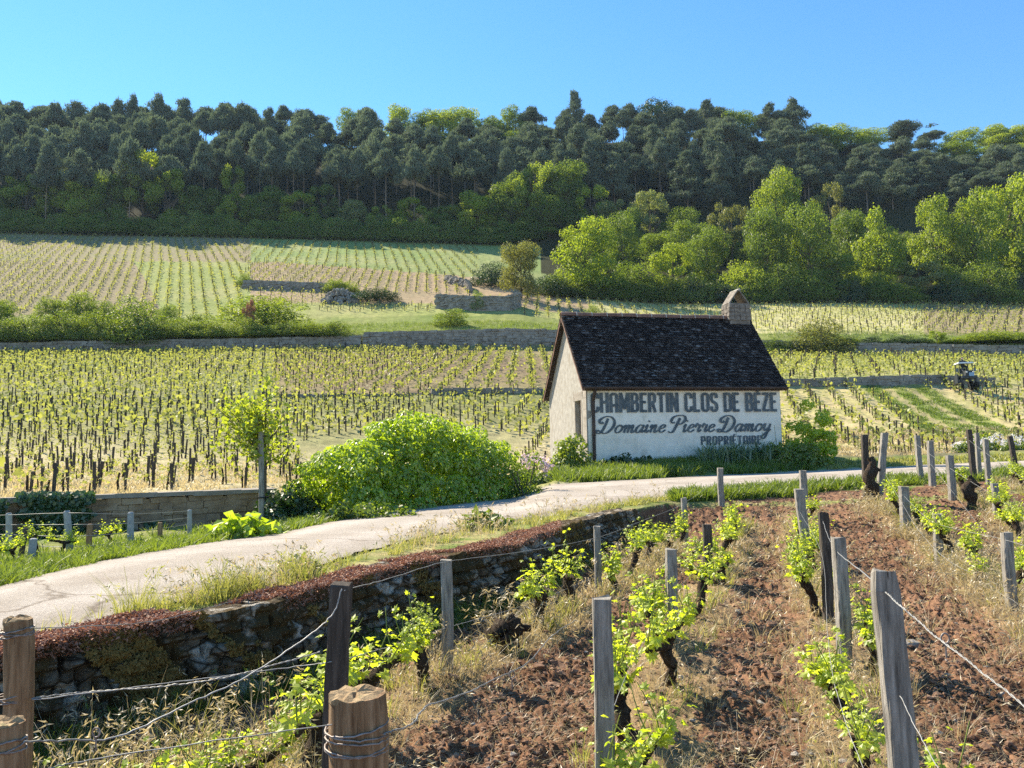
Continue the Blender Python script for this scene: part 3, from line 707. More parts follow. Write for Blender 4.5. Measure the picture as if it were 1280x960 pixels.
g2 = MB(); gable(g2, LX - .32, LX - .003); g2.build('gable_wall', 'plaster_gable', hut)
bw = MB(); box(bw, (LX / 2, LY - .15, EZ / 2), (LX - .66, .29, EZ)); bw.build('rear_wall', 'plaster', hut)
# corner stones
cs = MB(); zz = 0
while zz < EZ - .1:
    h = min(rs.uniform(.26, .42), EZ - zz); w = rs.choice([.34, .46])
    box(cs, (-.006 + .10, .17, zz + h / 2), (.222, w if False else .36, h * .985), 0, jit=.002); zz += h
cs.build('corner_stone', 'stone_quoin', hut)
# window: lintel, sill, jamb, shutter
wd = MB(); box(wd, (.083, (WY0 + WY1) / 2, WZ1 + .14), (.19, WY1 - WY0 + .34, .26), jit=.01); wd.build('window_lintel', 'stone_quoin', gwo)
wd = MB(); box(wd, (.06, (WY0 + WY1) / 2, WZ0 - .05), (.22, WY1 - WY0 + .2, .1), jit=.008); wd.build('window_sill', 'stone_quoin', gwo)
for yj in (WY0 - .055, WY1 + .055):
    wd = MB(); box(wd, (.073, yj, (WZ0 + WZ1) / 2), (.16, .11, WZ1 - WZ0 - .02), jit=.004); wd.build('window_jamb', 'stone_quoin', gwo)
sh = MB()
for q in range(4): box(sh, (.17, WY0 + (q + .5) * (WY1 - WY0) / 4, (WZ0 + WZ1) / 2), (.035, (WY1 - WY0) / 4 - .008, WZ1 - WZ0 - .02), jit=.003)
box(sh, (.146, (WY0 + WY1) / 2, WZ0 + .25), (.02, WY1 - WY0 - .04, .09)); box(sh, (.146, (WY0 + WY1) / 2, WZ1 - .25), (.02, WY1 - WY0 - .04, .09))
sho = sh.build('shutter', 'shutter_wood', hut)
hk = MB(); tube(hk, [(.12, WY0 + .2, WZ1 - .5), (.10, WY0 + .24, WZ1 - .44), (.12, WY0 + .3, WZ1 - .48)], .012, 6); hk.build('latch', 'wire_rusty', sho)
# roof: two slabs of overlapping flat tiles
def slope(mb, ye, ze, yr, zr, over_x=.20, ntile=58, nrow=29, mi=0):
    d = np.array([0, yr - ye, zr - ze]); L = np.linalg.norm(d); d /= L; nrm = np.cross(np.array([1, 0, 0]), d); nrm *= np.sign(nrm[2])
    x0, x1 = -over_x, LX + .16
    V = []
    for s, off in ((0, -.10), (0, -.02), (L, -.02), (L, -.10)):
        for x in (x0 + .02, x1 - .02): V.append(np.array([x, ye, ze]) + d * s + nrm * off)
    mb.add(np.array(V), np.array([[0, 1, 3, 2], [2, 3, 5, 4], [4, 5, 7, 6], [6, 7, 1, 0], [0, 2, 4, 6], [1, 7, 5, 3]]), mi)
    step = L / nrow; tw = (x1 - x0) / ntile
    for r_ in range(nrow):
        sag = .02 * math.sin(r_ * .9) 
        for q in range(ntile + 1):
            x = x0 + (q - (.5 if r_ % 2 else 0)) * tw
            xa, xb = max(x0, x + .004), min(x1, x + tw - .004)
            if xb - xa < .03: continue
            s0 = r_ * step - .02 + rs.normal() * .008; s1 = s0 + step * 1.5
            wob = .014 * (fbm(np.array([xa * .7]), np.array([r_ * .3]), 8)[0] - .5) * 2
            t0 = .052 + rs.uniform(-.008, .012) + wob; t1 = .016 + wob; th = .016
            a = np.array([0, ye, ze]) + d * s0; b = np.array([0, ye, ze]) + d * s1; X = np.array([1., 0, 0]); sk = rs.normal() * .004
            Vq = [a + X * xa + nrm * t0, a + X * xb + nrm * (t0 + sk), b + X * xb + nrm * (t1 + sk), b + X * xa + nrm * t1]
            Vq += [p - nrm * th for p in Vq]
            mb.add(np.array(Vq), np.array([[0, 1, 2, 3], [7, 6, 5, 4], [0, 4, 5, 1], [1, 5, 6, 2], [3, 7, 4, 0]]), mi)
rf = MB()
slope(rf, -.20, EZ - .08, RYD, RZ)
rfo = rf.build('roof', 'roof_tile', hut)
rb = MB(); slope(rb, LY + .2, EZ - .1, RYD + .001, RZ); 
rb.build('rear_roof', 'roof_tile', hut)
# verge tiles and boards on the gable edges
for x in (-.17, LX + .12):
    for (ya, za, yb, zb) in ((-.2, EZ - .16, RYD, RZ - .085), (LY + .2, EZ - .18, RYD, RZ - .085)):
        vg = MB(); n = 14
        for q in range(n):
            f = (q + .5) / n; dl = math.hypot(yb - ya, zb - za) / n; an = math.atan2(zb - za, yb - ya)
            box(vg, (x, ya + (yb - ya) * f, za + (zb - za) * f), (.05, dl * 1.01, .06), rot=Matrix.Rotation(an, 3, 'X'), jit=.006)
        vg.build('verge', 'ridge_tile', rfo)
rg = MB(); mo = MB(); nr = 13
for q in range(nr):
    l = (LX + .38) / nr; x = -.2 + (q + .5) * l; th = np.linspace(-.15, np.pi + .15, 9); rr = .115 + rs.uniform(-.006, .006); z0 = RZ + .0 + rs.normal() * .006
    ring = lambda xx, r_: np.stack([np.full(9, xx), RYD + np.cos(th) * r_, z0 + np.sin(th) * r_ * 1.05], 1)
    A, B = ring(x - l * .49, rr), ring(x + l * .49, rr * 1.06); Ci, Di = ring(x - l * .49, rr - .02), ring(x + l * .49, rr * 1.06 - .02)
    V = np.vstack([A, B, Ci, Di]); F = []
    for k in range(8): F += [[k, k + 1, 9 + k + 1, 9 + k], [18 + k, 27 + k, 28 + k, 19 + k], [k, 18 + k, 19 + k, k + 1], [9 + k, 10 + k, 28 + k, 27 + k]]
    rg.add(V, np.array(F))
    if q: 
        V = np.vstack([ring(x - l * .53, rr + .022), ring(x - l * .47, rr + .022)]); rg.add(V, np.array([[k, k + 1, 10 + k, 9 + k] for k in range(8)]), 1)
rgo = rg.build('ridge', ['ridge_tile', 'mortar'], rfo)
# gutter and downpipe
gt = MB(); th = np.linspace(np.pi * .95, 2 * np.pi + .15, 8)
def rg2(x, r_): return np.stack([np.full(8, x), -.27 + np.cos(th) * r_, EZ - .075 + np.sin(th) * r_], 1)
V = np.vstack([rg2(-.16, .075), rg2(LX + .14, .075), rg2(-.16, .062), rg2(LX + .14, .062)])
gt.add(V, np.array([f for k in range(7) for f in ([k, k + 1, 9 + k, 8 + k], [16 + k, 24 + k, 25 + k, 17 + k], [k, 16 + k, 17 + k, k + 1])] + [[0, 8, 24, 16], [7, 23, 31, 15]]))
box(gt, (LX / 2, -.09, EZ - .10), (LX + .2, .16, .14))
gt.build('gutter', 'gutter', hut)
dp = MB(); tube(dp, [(.22, -.26, EZ - .15), (.21, -.22, EZ - .28), (.20, -.09, EZ - .5), (.20, -.075, 1.0), (.20, -.075, .05)], .055, 10)
for z in (.5, 1.15, EZ - .55): tube(dp, [(.20, -.075, z), (.20, -.075, z + .05)], .068, 10)
dp.build('downpipe', 'gutter', hut)
# chimney with a little tiled hood
ch = MB(); CXm = LX - .36
box(ch, (CXm, RYD + .05, RZ + .14), (.80, .62, .82), jit=.012)
for r_ in range(4):
    for q in range(4): box(ch, (CXm - .33 + q * .22, RYD - .265, RZ - .02 + r_ * .15), (.2, .05, .13), jit=.012)
    for q in range(3): box(ch, (CXm - .405, RYD - .16 + q * .2, RZ - .02 + r_ * .15), (.05, .18, .13), jit=.012)
cho = ch.build('chimney', 'chimney_stone', rfo)
hd = MB()
for s in (-1, 1):
    box(hd, (CXm + s * .20, RYD + .05, RZ + .80), (.045, .6, .64), rot=Matrix.Rotation(-s * .62, 3, 'Y'), jit=.008)
hd.build('chimney_hood', 'chimney_stone', cho)
box_top = MB(); tube(box_top, [(CXm, RYD - .3, RZ + 1.055), (CXm, RYD + .38, RZ + 1.055)], .045, 8); box_top.build('hood_ridge', 'mortar', cho)

# painted lettering, laid as thin paint strokes on the plaster
def ribbon(mb, P, w, y, ends=0.0):
    P = np.asarray(P, float); n = len(P); w = np.broadcast_to(np.asarray(w, float), (n,))
    T = np.gradient(P, axis=0); T /= np.linalg.norm(T, axis=1)[:, None] + 1e-9; N = np.stack([-T[:, 1], T[:, 0]], 1)
    A = P + N * w[:, None] / 2; B = P - N * w[:, None] / 2
    yy = y - .00012 * np.arange(n)
    V = np.concatenate([np.stack([A[:, 0], yy, A[:, 1]], 1), np.stack([B[:, 0], yy, B[:, 1]], 1)])
    mb.add(V, np.array([[k, n + k, n + k + 1, k + 1] for k in range(n - 1)]))
def rnd(P, r_=.2, n=5):                     # round the corners of a polyline
    P = [np.array(p, float) for p in P]; out = [P[0]]
    for a, b, c in zip(P[:-2], P[1:-1], P[2:]):
        la, lc = np.linalg.norm(a - b), np.linalg.norm(c - b); q = min(r_, la * .48, lc * .48)
        p0, p1 = b + (a - b) / la * q, b + (c - b) / lc * q
        for t in np.linspace(0, 1, n): out.append((1 - t) ** 2 * p0 + 2 * t * (1 - t) * b + t * t * p1)
    out.append(P[-1]); return np.array(out)
h_ = .065
BL = {  # block capitals in a box w x 1, stroke centred
 'C': (.38, [([(.33, .70), (.33, .935), (.065, .935), (.065, .065), (.33, .065), (.33, .30)], .17)]),
 'H': (.40, [([(.065, 0), (.065, 1)], 0), ([(.335, 0), (.335, 1)], 0), ([(.065, .52), (.335, .52)], 0)]),
 'A': (.40, [([(.065, 0), (.065, .935), (.335, .935), (.335, 0)], .16), ([(.065, .36), (.335, .36)], 0)]),
 'M': (.50, [([(.065, 0), (.065, 1)], 0), ([(.435, 0), (.435, 1)], 0), ([(.085, .98), (.25, .2), (.415, .98)], .02)]),
 'B': (.39, [([(.065, 0), (.065, 1)], 0), ([(.065, .935), (.31, .935), (.31, .545), (.065, .53)], .13), ([(.065, .51), (.325, .50), (.325, .065), (.065, .065)], .13)]),
 'E': (.35, [([(.065, 0), (.065, 1)], 0), ([(.065, .935), (.33, .935)], 0), ([(.065, .52), (.29, .52)], 0), ([(.065, .065), (.33, .065)], 0)]),
 'R': (.39, [([(.065, 0), (.065, 1)], 0), ([(.065, .935), (.31, .935), (.31, .50), (.065, .49)], .13), ([(.20, .49), (.33, .0)], 0)]),
 'T': (.38, [([(.19, 0), (.19, 1)], 0), ([(.01, .935), (.37, .935)], 0)]),
 'I': (.13, [([(.065, 0), (.065, 1)], 0)]),
 'N': (.42, [([(.065, 0), (.065, 1)], 0), ([(.355, 0), (.355, 1)], 0), ([(.085, .98), (.335, .02)], 0)]),
 'L': (.34, [([(.065, 1), (.065, 0)], 0), ([(.065, .065), (.32, .065)], 0)]),
 'O': (.40, [([(.065, .5), (.065, .935), (.335, .935), (.335, .065), (.065, .065), (.065, .5)], .17)]),
 'S': (.38, [([(.32, .72), (.32, .935), (.065, .935), (.065, .56), (.32, .44), (.32, .065), (.065, .065), (.065, .29)], .14)]),
 'D': (.40, [([(.065, 0), (.065, 1)], 0), ([(.065, .935), (.335, .935), (.335, .065), (.065, .065)], .17)]),
 'È': (.35, [([(.065, 0), (.065, 1)], 0), ([(.065, .935), (.33, .935)], 0), ([(.065, .52), (.29, .52)], 0), ([(.065, .065), (.33, .065)], 0), ([(.07, 1.16), (.26, 1.05)], 0)]),
 'É': (.35, [([(.065, 0), (.065, 1)], 0), ([(.065, .935), (.33, .935)], 0), ([(.065, .52), (.29, .52)], 0), ([(.065, .065), (.33, .065)], 0), ([(.09, 1.06), (.27, 1.17)], 0)]),
 'Z': (.37, [([(.02, .935), (.345, .935)], 0), ([(.30, .92), (.06, .08)], 0), ([(.02, .065), (.355, .065)], 0)]),
 'P': (.38, [([(.065, 0), (.065, 1)], 0), ([(.065, .935), (.315, .935), (.315, .46), (.065, .45)], .13)]),
 ' ': (.20, []),
}
def block(text, x0, x1, zb, H, wdt=.13, gap=.055, slant=0, rise=0):
    mb = MB(); tot = sum(BL[c][0] for c in text) + gap * (len(text) - 1); sx = (x1 - x0) / tot; cx = 0; y = -.034; n = 0
    for c in text:
        for P, r_ in BL[c][1]:
            P = rnd(P, r_) if r_ else np.array(P, float)
            if len(P) == 2: P = np.array([P[0], (P[0] + P[1]) / 2, P[1]])
            Q = np.stack([x0 + (P[:, 0] + cx) * sx, zb + P[:, 1] * H + rise * (P[:, 0] + cx) / tot], 1)
            y -= .0006; dx = np.abs(np.gradient(Q[:, 0])); dz = np.abs(np.gradient(Q[:, 1]))
            w = wdt * (sx * dz + H * .85 * dx) / (dx + dz + 1e-9)
            ribbon(mb, Q, w, y)
        cx += BL[c][0] + gap; n += 1
    return mb
SC = {
 'o': (1.0, [[(.72, .9), (.42, 1), (.1, .62), (.1, .18), (.38, 0), (.74, .3), (.78, .75), (.55, .98), (.68, .82), (1.0, .9)]]),
 'a': (1.12, [[(.78, .85), (.45, 1.0), (.08, .55), (.14, .08), (.42, .03), (.78, .55)], [(.86, 1.0), (.76, .35), (.84, .02), (1.12, .3)]]),
 'm': (1.45, [[(.0, .6), (.17, .98), (.22, .7), (.15, 0)], [(.17, .4), (.48, .96), (.62, .85), (.57, 0)], [(.6, .4), (.92, .96), (1.06, .85), (1.0, .15), (1.12, 0), (1.42, .3)]]),
 'n': (1.1, [[(.0, .6), (.17, .98), (.22, .7), (.15, 0)], [(.17, .4), (.5, .96), (.66, .85), (.6, .15), (.74, 0), (1.06, .3)]]),
 'i': (.58, [[(.0, .6), (.2, 1.0), (.14, .25), (.24, 0), (.55, .3)], [(.24, 1.38), (.26, 1.46), (.28, 1.54)]]),
 'e': (.86, [[(.1, .45), (.55, .62), (.66, .88), (.42, 1.0), (.1, .65), (.12, .2), (.4, 0), (.84, .32)]]),
 'r': (.84, [[(0, .6), (.16, 1.1), (.28, .9), (.54, .92), (.46, .3), (.56, .02), (.82, .3)]]),
 'y': (1.15, [[(.0, .7), (.15, 1), (.13, .4), (.32, .08), (.7, .5)], [(.8, 1.0), (.72, 0), (.55, -.8), (.25, -1.0), (.08, -.75), (.4, -.3), (1.05, .25)]]),
 'D': (2.15, [[(.95, 1.85), (.85, 1.0), (.62, .15), (.3, -.06), (.02, .1), (.14, .35), (.6, .08), (1.15, -.04), (1.72, .5), (1.85, 1.35), (1.35, 2.0), (.65, 2.1), (.1, 1.75), (.08, 1.35), (.35, 1.2), (.5, 1.4)]]),
 'P': (1.75, [[(1.0, 1.85), (.85, 1.0), (.6, .1), (.3, -.05), (.0, .1)], [(.5, 1.3), (.25, 1.2), (.02, 1.5), (.25, 2.0), (.9, 2.2), (1.55, 2.05), (1.7, 1.55), (1.35, 1.1), (.8, 1.02)]]),
 ' ': (.35, []),
}
def script(text, x0, x1, zb, XH, slant=.42, rise=0):
    mb = MB(); tot = sum(SC[c][0] for c in text); sx = (x1 - x0) / (tot + .4); cx = 0; y = -.034
    for c in text:
        for P in SC[c][1]:
            P = spline(P, 7); T = np.gradient(P, axis=0); T /= np.linalg.norm(T, axis=1)[:, None] + 1e-9
            down = np.abs(T[:, 1]) ** 1.5
            w = (.085 + .175 * down) * (1.25 if c in 'DP' else 1)
            Q = np.stack([x0 + (P[:, 0] + cx + slant * P[:, 1] * XH / sx * .8) * sx, zb + P[:, 1] * XH + rise * (P[:, 0] + cx) / tot], 1)
            y -= .0005; ribbon(mb, Q, w * XH * 1.15, y)
        cx += SC[c][0]
    return mb
def fz(v, u=735, Y=26.): return at(u, v, Y)[2] - HZ
l1 = block('CHAMBERTIN CLOS DE BÈZE', .14, LX - .16, fz(516), fz(491) - fz(516), .155, .05)
l1.build('painted_lettering', 'letter_paint', fwo)
l2 = script('Domaine Pierre Damoy', .28, LX - .30, fz(541.5), (fz(521) - fz(541.5)) / 2.1)
l2.build('painted_lettering', 'letter_paint', fwo)
l3 = block('PROPRIÉTAIRE', 3.95, 6.15, fz(558.5), fz(547) - fz(558.5), .155, .09)
l3.build('painted_lettering', 'letter_paint', fwo)


# ------------------------------------------------------------------ trees
def crown_pts(lobes, n, shell=.75):
    """points on the skins of ellipsoid lobes: (cx,cy,cz,rx,ry,rz) -> positions, outward normals"""
    L = np.array(lobes); a = L[:, 3] * L[:, 4] + L[:, 4] * L[:, 5]; idx = rs.choice(len(L), n, p=a / a.sum())
    D = rs.normal(size=(n, 3)); D /= np.linalg.norm(D, axis=1)[:, None]
    f = rs.uniform(shell, 1.06, n) ** .7
    rad = L[idx, 3:6]
    P = L[idx, :3] + D * rad * f[:, None]
    # throw out what lies deep inside another lobe
    q = ((P[:, None] - L[None, :, :3]) / L[None, :, 3:6]); inside = ((q ** 2).sum(2) < .42).any(1)
    N = D / rad; N /= np.linalg.norm(N, axis=1)[:, None]
    return P[~inside], N[~inside]
def trunk_mb(h, r0, r1, limbs, sides=7, wob=.03):
    mb = MB(); P = [(rs.normal() * wob * f, rs.normal() * wob * f, h * f) for f in np.linspace(0, 1, 6)]; P[0] = (0, 0, -.03 * h)
    tube(mb, P, np.linspace(r0, r1, 6), sides)
    for (z, L, el, a, r) in limbs:
        p0 = np.array([0, 0, z]); d = np.array([math.cos(a) * math.cos(el), math.sin(a) * math.cos(el), math.sin(el)])
        tube(mb, [p0, p0 + d * L * .5 + [0, 0, .05 * L], p0 + d * L + [0, 0, .2 * L]], [r, r * .7, r * .25], 5)
    return mb
def broadleaf(kind, n, lsize, form='round'):
    """unit tree: height 1, crown width 1; returns trunk and crown meshes"""
    lobes = []
    if form == 'round':
        for k in range(36):
            z = rs.uniform(.07, .90); R_ = .40 * math.sqrt(max(.05, 1 - ((z - .48) / .54) ** 2)); a = rs.uniform(0, 6.28); q = R_ * rs.uniform(.35, 1.0); s = rs.uniform(.085, .17)
            lobes.append((math.cos(a) * q, math.sin(a) * q, z, s * 1.05, s * 1.05, s * .72))
        lobes.append((0, 0, .5, .24, .24, .36))
    elif form == 'spire':
        for k in range(28):
            z = rs.uniform(.08, .94); R_ = .46 * (1 - z) ** .6 * min(1, z * 6); a = rs.uniform(0, 6.28); q = R_ * rs.uniform(.3, .9); s = .07 + .13 * (1 - z) * rs.uniform(.7, 1.2)
            lobes.append((math.cos(a) * q, math.sin(a) * q, z, s * 1.1, s * 1.1, s * .8))
    elif form == 'bush':
        for k in range(44):
            a = rs.uniform(0, 6.28); q = .40 * math.sqrt(rs.uniform(0, 1)); zt = .84 * math.sqrt(max(0.04, 1 - (q / .5) ** 2)); z = max(.10, zt * rs.uniform(.0, 1)); s = rs.uniform(.10, .17)
            lobes.append((math.cos(a) * q, math.sin(a) * q, z, s, s, s * .9))
        for k in range(18): a = k * .349; lobes.append((math.cos(a) * .38, math.sin(a) * .38, rs.uniform(.06, .22), .13, .13, .13))
    elif form == 'loose':
        for k in range(22):
            z = rs.uniform(.22, .92); R_ = .42 * math.sqrt(max(.05, 1 - ((z - .55) / .48) ** 2)); a = rs.uniform(0, 6.28); q = R_ * rs.uniform(.5, 1.0); s = rs.uniform(.07, .13)
            lobes.append((math.cos(a) * q, math.sin(a) * q, z, s, s, s * .7))
    P, N = crown_pts(lobes, n)
    P = P + rs.normal(0, .017, P.shape)
    P[:, 2] = np.maximum(P[:, 2], .01)
    mb = MB(); stamp(mb, SQV, SQF, frames(N + rs.normal(0, .55, N.shape) + [0, 0, .25]), P, rs.uniform(.6, 1.3, len(P)) * lsize)
    limbs = [(rs.uniform(.2, .5), rs.uniform(.2, .38), rs.uniform(.3, 1.0), rs.uniform(0, 6.28), .014) for _ in range(9)]
    tm = trunk_mb(.7, .028, .01, limbs)
    return tm.data(kind + '_trunk', 'bark_tree', True), mb
def pine(n, low, lsize=.040):
    lobes = []; limbs = []
    nl = rs.randint(7, 11); ph = rs.uniform(0, 6)
    for k in range(nl):
        f = k / (nl - 1); z = low + (.95 - low) * f; R_ = (.50 * (1 - f) ** .85 + .07) * rs.uniform(.6, 1.15)
        for b in range(rs.randint(6, 10)):
            a = rs.uniform(0, 6.28); q = R_ * rs.uniform(.15, 1.0) * (1 + .25 * math.sin(a + ph)); s = rs.uniform(.055, .105) * (1.1 - .3 * f)
            lobes.append((math.cos(a) * q, math.sin(a) * q, z + rs.normal() * .018 - q * .02, s * 1.5, s * 1.5, s * .34))
        limbs += [(z - .02, R_ * .8, .12, rs.uniform(0, 6.28), .007) for _ in range(3)]
    for q in range(5): limbs.append((rs.uniform(low * .4, low), .12, -.1, rs.uniform(0, 6.28), .004))
    P, N = crown_pts(lobes, n, .45)
    mb = MB(); P = P + rs.normal(0, [.014, .014, .006], P.shape); stamp(mb, LVV * [1.5, .8, 1], LVF, frames(N * .5 + rs.normal(0, .7, N.shape) + [0, 0, .4]), P, rs.uniform(.5, 1.4, len(P)) * lsize)
    tm = trunk_mb(.93, .017, .005, limbs, 6, .006)
    return tm.data('pine_trunk', 'bark_pine', True), mb.data('pine_crown', 'pine_needle')
PINES = [pine(9500, l) for l in (.56, .62, .68, .72, .52, .60)]
PINES_LOW = [pine(11000, l) for l in (.30, .36, .26)]
BL_T = {}
for fm, n, ls in (('round', 17000, .0225), ('spire', 15000, .0235), ('bush', 13000, .026), ('loose', 9000, .023)):
    BL_T[fm] = [broadleaf(fm, n, ls, fm) for _ in range(4 if fm in ('round', 'loose') else 2)]
CM = {}
def crown_mesh(form, i, mat):
    k = (form, i, mat)
    if k not in CM: CM[k] = BL_T[form][i][1].data(form + '_crown', mat)
    return CM[k]
def plant_tree(name, label, cat, u, vt, Y, wpx, mat='oak_leaf', form='round', group=None, base=None, depth=1.0, i=None):
    p = on(u, Y) if base is None else base
    top = at(u, vt, p[1])[2]; h = (top - p[2]) * 1.03; w = 1.06 * wpx / FPX * p[1]
    i = rs.randint(len(BL_T[form])) if i is None else i
    e = empty(name, p - [0, 0, .02 * h], label, cat, group, rs.uniform(0, 6.28), (w, w * depth, h))
    inst('trunk', BL_T[form][i][0], e); inst('crown', crown_mesh(form, i, mat), e)
    return e
def plant_pine(label, u, vt, Y, wpx, group=None, low=False, i=None):
    p = on(u, Y); top = at(u, vt, Y)[2]; h = top - p[2]; w = wpx / FPX * Y; src = PINES_LOW if low else PINES
    i = rs.randint(len(src)) if i is None else i % len(src)
    e = empty('pine_tree', p, label, 'pine', group, rs.uniform(0, 6.28), (w, w, h))
    inst('trunk', src[i][0], e); inst('crown', src[i][1], e)
SKY_U = [-80, 0, 60, 150, 190, 280, 330, 400, 430, 510, 600, 680, 725, 760, 830, 900, 960, 985, 1050, 1100, 1200, 1280, 1400]
SKY_V = [128, 130, 127, 127, 124, 129, 132, 139, 137, 130, 135, 137, 132, 137, 132, 132, 143, 138, 152, 155, 156, 156, 156]
def skyv(u): return float(np.interp(u, SKY_U, SKY_V))
PG = 'dark pines standing in the wood on the hill'
BG_ = 'leafy trees along the skyline of the wood'
def green_sky(u): return 408 < u < 440 or 495 < u < 670 or 935 < u < 968 or 1040 < u < 1150 or u > 1195
rows = [(232, 56, 38, 'pine in the front rank of the wood, tall bare trunk'), (242, 44, 31, 'pine in the second rank of the wood, dark crown'), (254, 32, 30, 'pine in the third rank of the wood, grey green crown'), (266, 21, 30, 'pine in the fourth rank of the wood, grey green crown'), (281, 10, 29, 'pine just below the skyline of the wooded ridge'), (297, 0, 30, 'pine on the skyline of the wooded ridge')]
for ri, (Y, dv, step, lab) in enumerate(rows):
    u = -70 + ri * 9
    while u < 1370:
        uu = u + rs.normal() * 6; v = skyv(uu) + dv + (rs.uniform(-10, 16) if ri < 5 else rs.uniform(-5, 10))
        left = uu < 660
        if ri in (3, 4) and green_sky(uu): v += 13
        YY = Y + rs.uniform(-6, 6)
        if (ri == 5 or (ri == 4 and rs.rand() < .35)) and green_sky(uu):
            plant_tree('skyline_tree', 'light green leafy tree crown rising on the skyline', 'tree', uu, v + rs.uniform(-3, 5), YY, rs.uniform(42, 62), rs.choice(['lime_leaf', 'lime_leaf', 'oak_leaf']), 'round', BG_)
        else:
            plant_pine(lab, uu, v, YY, rs.uniform(34, 60), PG + (', row %s from the front' % ('one', 'two', 'three', 'four', 'five', 'six')[ri]), low=(not left and ri < 3 and rs.rand() < .7))
        u += step * rs.uniform(.8, 1.2)
for u, vt, Y, w, lab in ((728, 114, 292, 40, 'tallest lone dark pine breaking the skyline above the hut'), (900, 125, 292, 42, 'flat topped pine on the skyline above the hut chimney'), (981, 129, 290, 36, 'left one of two dark pines standing close on the skyline'), (1012, 124, 290, 44, 'right taller one of two dark pines close on the skyline'), (190, 120, 292, 42, 'wide topped pine standing above the left wood'), (157, 121, 292, 34, 'narrow pine beside the wide topped pine on the left skyline')):
    plant_pine(lab, u, vt, Y, w, None, low=True)
plant_tree('dark_tree', 'round very dark leafy tree on the skyline right of the lone pine', 'tree', 832, 127, 290, 58, 'ivy_leaf', 'round')
UG = 'leafy trees at the foot of the pine wood'  # many given lighter leaves to stand in for sunlight the pines block
for u, vt, Y, w, mt, fm in (
 (-20, 225, 229, 70, 'oak_leaf', 'round'), (22, 218, 230, 58, 'lime_leaf', 'loose'), (62, 208, 231, 48, 'lime_leaf', 'loose'), (95, 228, 227, 60, 'lime_leaf', 'round'), (132, 216, 229, 52, 'oak_leaf', 'round'),
 (172, 192, 232, 66, 'lime_leaf', 'loose'), (206, 214, 227, 56, 'lime_leaf', 'loose'), (248, 232, 228, 54, 'oak_leaf', 'round'), (287, 205, 232, 36, 'lime_leaf', 'loose'), (292, 236, 227, 50, 'lime_leaf', 'loose'),
 (332, 236, 227, 60, 'oak_leaf', 'round'), (372, 238, 226, 55, 'lime_leaf', 'loose'), (405, 228, 228, 45, 'oak_leaf', 'loose'), (440, 250, 224, 50, 'pale_leaf', 'round'), (478, 256, 223, 42, 'lime_leaf', 'loose'), (520, 246, 222, 58, 'lime_leaf', 'loose'), (560, 258, 221, 50, 'oak_leaf', 'round'),
 (602, 240, 220, 66, 'lime_leaf', 'round'), (642, 226, 219, 62, 'oak_leaf', 'round'), (674, 192, 218, 62, 'lime_leaf', 'loose'), (716, 202, 216, 62, 'oak_leaf', 'round'), (655, 215, 222, 50, 'oak_leaf', 'round'), (690, 240, 214, 60, 'oak_leaf', 'round'), (752, 228, 212, 50, 'lime_leaf', 'loose'), (772, 250, 205, 50, 'pale_leaf', 'loose'),
 (822, 240, 205, 52, 'pale_leaf', 'loose'), (792, 262, 198, 50, 'oak_leaf', 'round'), (860, 262, 205, 55, 'oak_leaf', 'round')):
    plant_tree('leafy_tree', {'oak_leaf': 'dark green leafy tree', 'lime_leaf': 'yellow green sunlit leafy tree', 'pale_leaf': 'pale grey green leafy tree'}[mt] + ' at the foot of the pines above the %s vineyard' % ('shaded', 'green', 'brown')[0 if u < 300 else 1 if u < 600 else 2], 'tree', u, vt, Y, w, mt, fm, UG)
u = -60
while u < 700:                              # the shaded thicket at the foot of the wood
    plant_tree('shrub', 'low shaded shrub in the thicket edging the wood', 'shrub', u, np.interp(u, [0, 300, 640], [262, 266, 278]) + rs.uniform(-8, 8), np.interp(u, [0, 640], [225, 216]) - 3, rs.uniform(34, 52), rs.choice(['oak_leaf', 'oak_leaf', 'bush_leaf']), 'bush', 'shrubs edging the wood')
    u += rs.uniform(20, 32)
u = 700
while u < 1340:                             # the thicket under the tall trees at the right
    plant_tree('shrub', 'low dark shrub in the thicket under the tall leafy trees', 'shrub', u, rs.uniform(338, 356), 149.5 + rs.uniform(-1, 2), rs.uniform(32, 50), rs.choice(['oak_leaf', 'ivy_leaf', 'bush_leaf']), 'bush', 'shrubs under the tall leafy trees')
    u += rs.uniform(17, 27)
u = 785
while u < 1330:                             # and the young trees filling the gaps behind
    plant_tree('leafy_tree', 'half hidden green tree filling the gap before the right hand pines', 'tree', u, rs.uniform(268, 310), 176 + rs.uniform(-6, 14), rs.uniform(44, 60), rs.choice(['oak_leaf', 'oak_leaf', 'lime_leaf']), 'round', 'trees between the bright trees and the pines')
    u += rs.uniform(34, 50)
